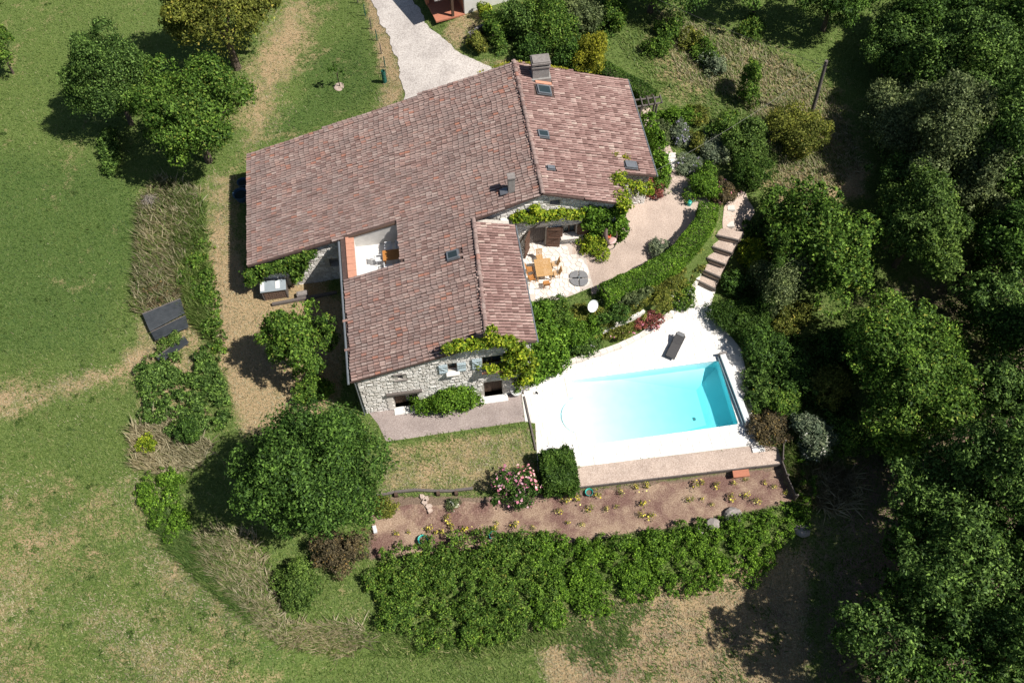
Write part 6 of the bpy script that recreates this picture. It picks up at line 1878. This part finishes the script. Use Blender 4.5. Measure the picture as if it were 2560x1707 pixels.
def blades(name, pos, hgt, wid, lean, mat, label, dirv=None, cat='grass', spread=.6):
    n = len(pos)
    a = rng.uniform(0, 2 * math.pi, n)
    if dirv is not None:
        a = np.where(rng.uniform(0, 1, n) < .75, math.atan2(dirv[1], dirv[0]) + rng.normal(0, spread, n), a)
    h_ = hgt * rng.uniform(.5, 1.4, n); ln = h_ * lean * rng.uniform(.4, 1.4, n)
    tip = pos + np.stack([np.cos(a) * ln, np.sin(a) * ln, h_], 1)
    sx = np.stack([-np.sin(a), np.cos(a), np.zeros(n)], 1) * (wid * rng.uniform(.6, 1.3, n))[:, None]
    mid = pos + (tip - pos) * .55 + np.array([0, 0, .12]) * h_[:, None]
    co = np.stack([pos - sx * .6, pos + sx * .6, mid + sx * .5, tip], 1)
    cl = .5 + .45 * np.sin(pos[:, 0] * .9 + 1.3 * np.sin(pos[:, 1] * .5)) * np.cos(pos[:, 1] * .7 + np.sin(pos[:, 0] * .6)) + rng.normal(0, .12, n)
    return tag(link_mesh(name, quads_mesh(name, co, rng.uniform(0, 1, n), np.clip(cl, 0, 1), mat)), label, cat, kind='stuff')
WEEDS = None
SHEETS = [bpy.data.objects[k] for k in ('driveway', 'courtyard', 'gravel_strip', 'gravel_yard', 'garden_path', 'upper_path', 'rose_bed', 'pool_deck', 'patio')]
def off_sheets(p):
    ok = np.ones(len(p), bool)
    for (a0, b0, c0, d0) in ((-12.2, -5.4, 37.6, 47.5), (-5.8, 5.7, 26.7, 47.5), (2.9, 15.7, 36.2, 47.5)):
        ok &= ~((p[:, 0] > a0) & (p[:, 0] < b0) & (p[:, 1] > c0) & (p[:, 1] < d0))
    for o in SHEETS:
        me = o.data
        v = np.zeros(len(me.vertices) * 3); me.vertices.foreach_get('co', v); v = v.reshape(-1, 3)[:, :2]
        lo, hi = v.min(0) - .1, v.max(0) + .1
        c = np.where((p[:, 0] > lo[0]) & (p[:, 0] < hi[0]) & (p[:, 1] > lo[1]) & (p[:, 1] < hi[1]))[0]
        if not len(c): continue
        hit = np.zeros(len(c), bool)
        for f in me.polygons:
            hit |= inside([tuple(v[i]) for i in f.vertices], p[c, 0], p[c, 1])
        ok[c[hit]] = False
    ok &= ~((p[:, 0] > 6.5) & (p[:, 0] < 18.6) & (p[:, 1] > 22.1) & (p[:, 1] < 27.7))
    return ok
FRAME = [(-60, -60), (2620, -60), (2620, 1767), (-60, 1767)]
q = scatter_px(FRAME, 330000)
zc = zone_at(q[:, 0], q[:, 1])
g = Gv(q)
ok = off_sheets(g) & (zc[:, 1] < .75)
q, zc, g = q[ok], zc[ok], g[ok]
wob = .5 + .35 * np.sin(g[:, 0] * .55 + np.sin(g[:, 1] * .4) * 1.5) * np.sin(g[:, 1] * .6 + 1.2 * np.sin(g[:, 0] * .35)) + rng.normal(0, .2, len(g))
dry = zc[:, 0] * 1.25 + (wob - .5) * .75 > .55
lush = (~dry) & (zc[:, 2] + (wob - .5) * .4 > .42)
gr = ~(dry | lush)
left = g[:, 0] < -14
blades('meadow_grass', g[gr], .1, .042, 1.7, 'grass_green', 'short pale green meadow grass on the open ground', (-.8, .4), spread=.9)
blades('lush_grass', g[lush], .1, .042, 1.7, 'grass_lush', 'deeper green grass patches on meadow and lawn', (-.8, .4), spread=.9)
blades('parched_grass', g[dry], .08, .042, 1.8, 'grass_dry', 'parched straw-coloured grass in the yard and on dry patches', (-.8, .4), spread=1.2)
def patch(poly, n, hgt, mat, label, dirv, lean=1.6, wid=.06, name='tall_grass', clump=0):
    gg = Gv(scatter_px(poly, n))
    if clump:
        c0 = Gv(scatter_px(poly, clump)); j = rng.integers(0, clump, n); sz = rng.uniform(.12, .5, clump)
        gg = c0[j]; gg[:, :2] += rng.normal(size=(n, 2)) * sz[j][:, None]; gg[:, 2] = height(gg[:, 0], gg[:, 1]); gg = gg[off_sheets(gg)]
    blades(name, gg, hgt, wid, lean, mat, label, dirv, spread=.5)
patch([(350, 520), (400, 440), (500, 470), (500, 560), (470, 640), (450, 760), (380, 790), (335, 780), (345, 640)], 3600, .42, 'grass_dry', 'tall dry grass strip left of the yard', (-.95, .15), 1.5)
patch([(440, 480), (515, 500), (530, 700), (535, 860), (480, 800), (450, 680)], 5000, .38, 'grass_green', 'tall green grass strip beside the yard', (-.9, .1))
patch([(330, 1070), (420, 1040), (540, 1110), (500, 1170), (420, 1190), (340, 1170)], 1900, .4, 'grass_dry', 'dry bent grass on the hedgerow bank near the small bush', (-.9, .2))
patch([(500, 1330), (640, 1330), (680, 1450), (720, 1560), (900, 1560), (940, 1600), (860, 1640), (700, 1610), (600, 1500), (520, 1420)], 4200, .4, 'grass_dry', 'tall straw grass around the yellow-green shrub at the lower left', (-.85, .25))
patch([(500, 1330), (640, 1330), (680, 1450), (720, 1560), (900, 1560), (940, 1600), (860, 1640), (700, 1610), (600, 1500), (520, 1420)], 3800, .36, 'grass_green', 'green blades mixed into the straw grass at the lower left', (-.85, .25))
patch([(350, 520), (400, 440), (500, 470), (500, 560), (470, 640), (450, 760), (380, 790), (335, 780), (345, 640)], 3000, .36, 'grass_green', 'green blades mixed into the dry strip left of the yard', (-.95, .15))
patch([(360, 1240), (440, 1290), (560, 1400), (640, 1560), (560, 1500), (430, 1380)], 4000, .3, 'grass_lush', 'tall green grass along the lower meadow edge', (-.85, .3))
patch([(2000, 1180), (2070, 1170), (2140, 1190), (2150, 1240), (2090, 1290), (2030, 1260)], 2600, .5, 'grass_dry', 'golden dry grass tuft beyond the rose bed end', (-.5, .5))
patch([(1960, 1120), (2020, 1130), (2060, 1180), (2030, 1260), (1990, 1240)], 2500, .4, 'grass_green', 'tall green grass beyond the rose bed end', (-.5, .5))
patch([(1540, 60), (1700, 30), (1900, 100), (2100, 220), (2150, 400), (2100, 480), (1930, 480), (1900, 400), (1750, 270), (1640, 230), (1550, 120)], 6000, .2, 'grass_green', 'long green grass of the upper right meadow', (-.6, .7))
patch([(1640, 30), (1900, 110), (2080, 230), (2160, 430), (2050, 490), (1930, 470), (1950, 400), (1850, 250), (1700, 200)], 6500, .2, 'grass_dry', 'long straw-coloured grass of the upper right meadow', (-.6, .7))
patch([(930, 1560), (1250, 1600), (1430, 1560), (1420, 1610), (1200, 1650), (930, 1640)], 3000, .24, 'grass_green', 'long grass at the foot of the bramble mass', (-.7, .5))
# fallen leaves and clods: green tufts on the bare ground
patch([(1390, 1560), (1520, 1510), (1640, 1500), (1600, 1580), (1530, 1650), (1420, 1640)], 2600, .16, 'grass_lush', 'green tufts on the bare dry ground at the bottom', (-.7, .5), 1.6, .045, clump=26)
patch([(1420, 1600), (1900, 1450), (1960, 1600), (1900, 1700), (1500, 1700)], 1500, .14, 'grass_lush', 'sparse green weeds on the bare dry ground', (-.7, .5), 1.6, .05, clump=45)

# weeds on the meadow
gw_ = Gv(scatter_px([(-40, 420), (330, 430), (320, 900), (340, 1200), (480, 1420), (680, 1640), (900, 1740), (-40, 1740)], 160))
gw_ = np.concatenate([gw_, Gv(scatter_px([(-40, -40), (700, -40), (640, 300), (300, 400), (-40, 400)], 60))])
lob = [(p[0], p[1], p[2] + .02, rr_, rr_, .1) for p, rr_ in zip(gw_, rng.uniform(.1, .32, len(gw_)))]
co, a_, c_, _ = lobes_foliage(lob, 6500, .11, .6, zmin=0)
tag(link_mesh('meadow_weeds', quads_mesh('meadow_weeds', co, a_, c_, 'grass_lush')), 'small dark weeds dotted over the meadow', 'weeds', kind='stuff')
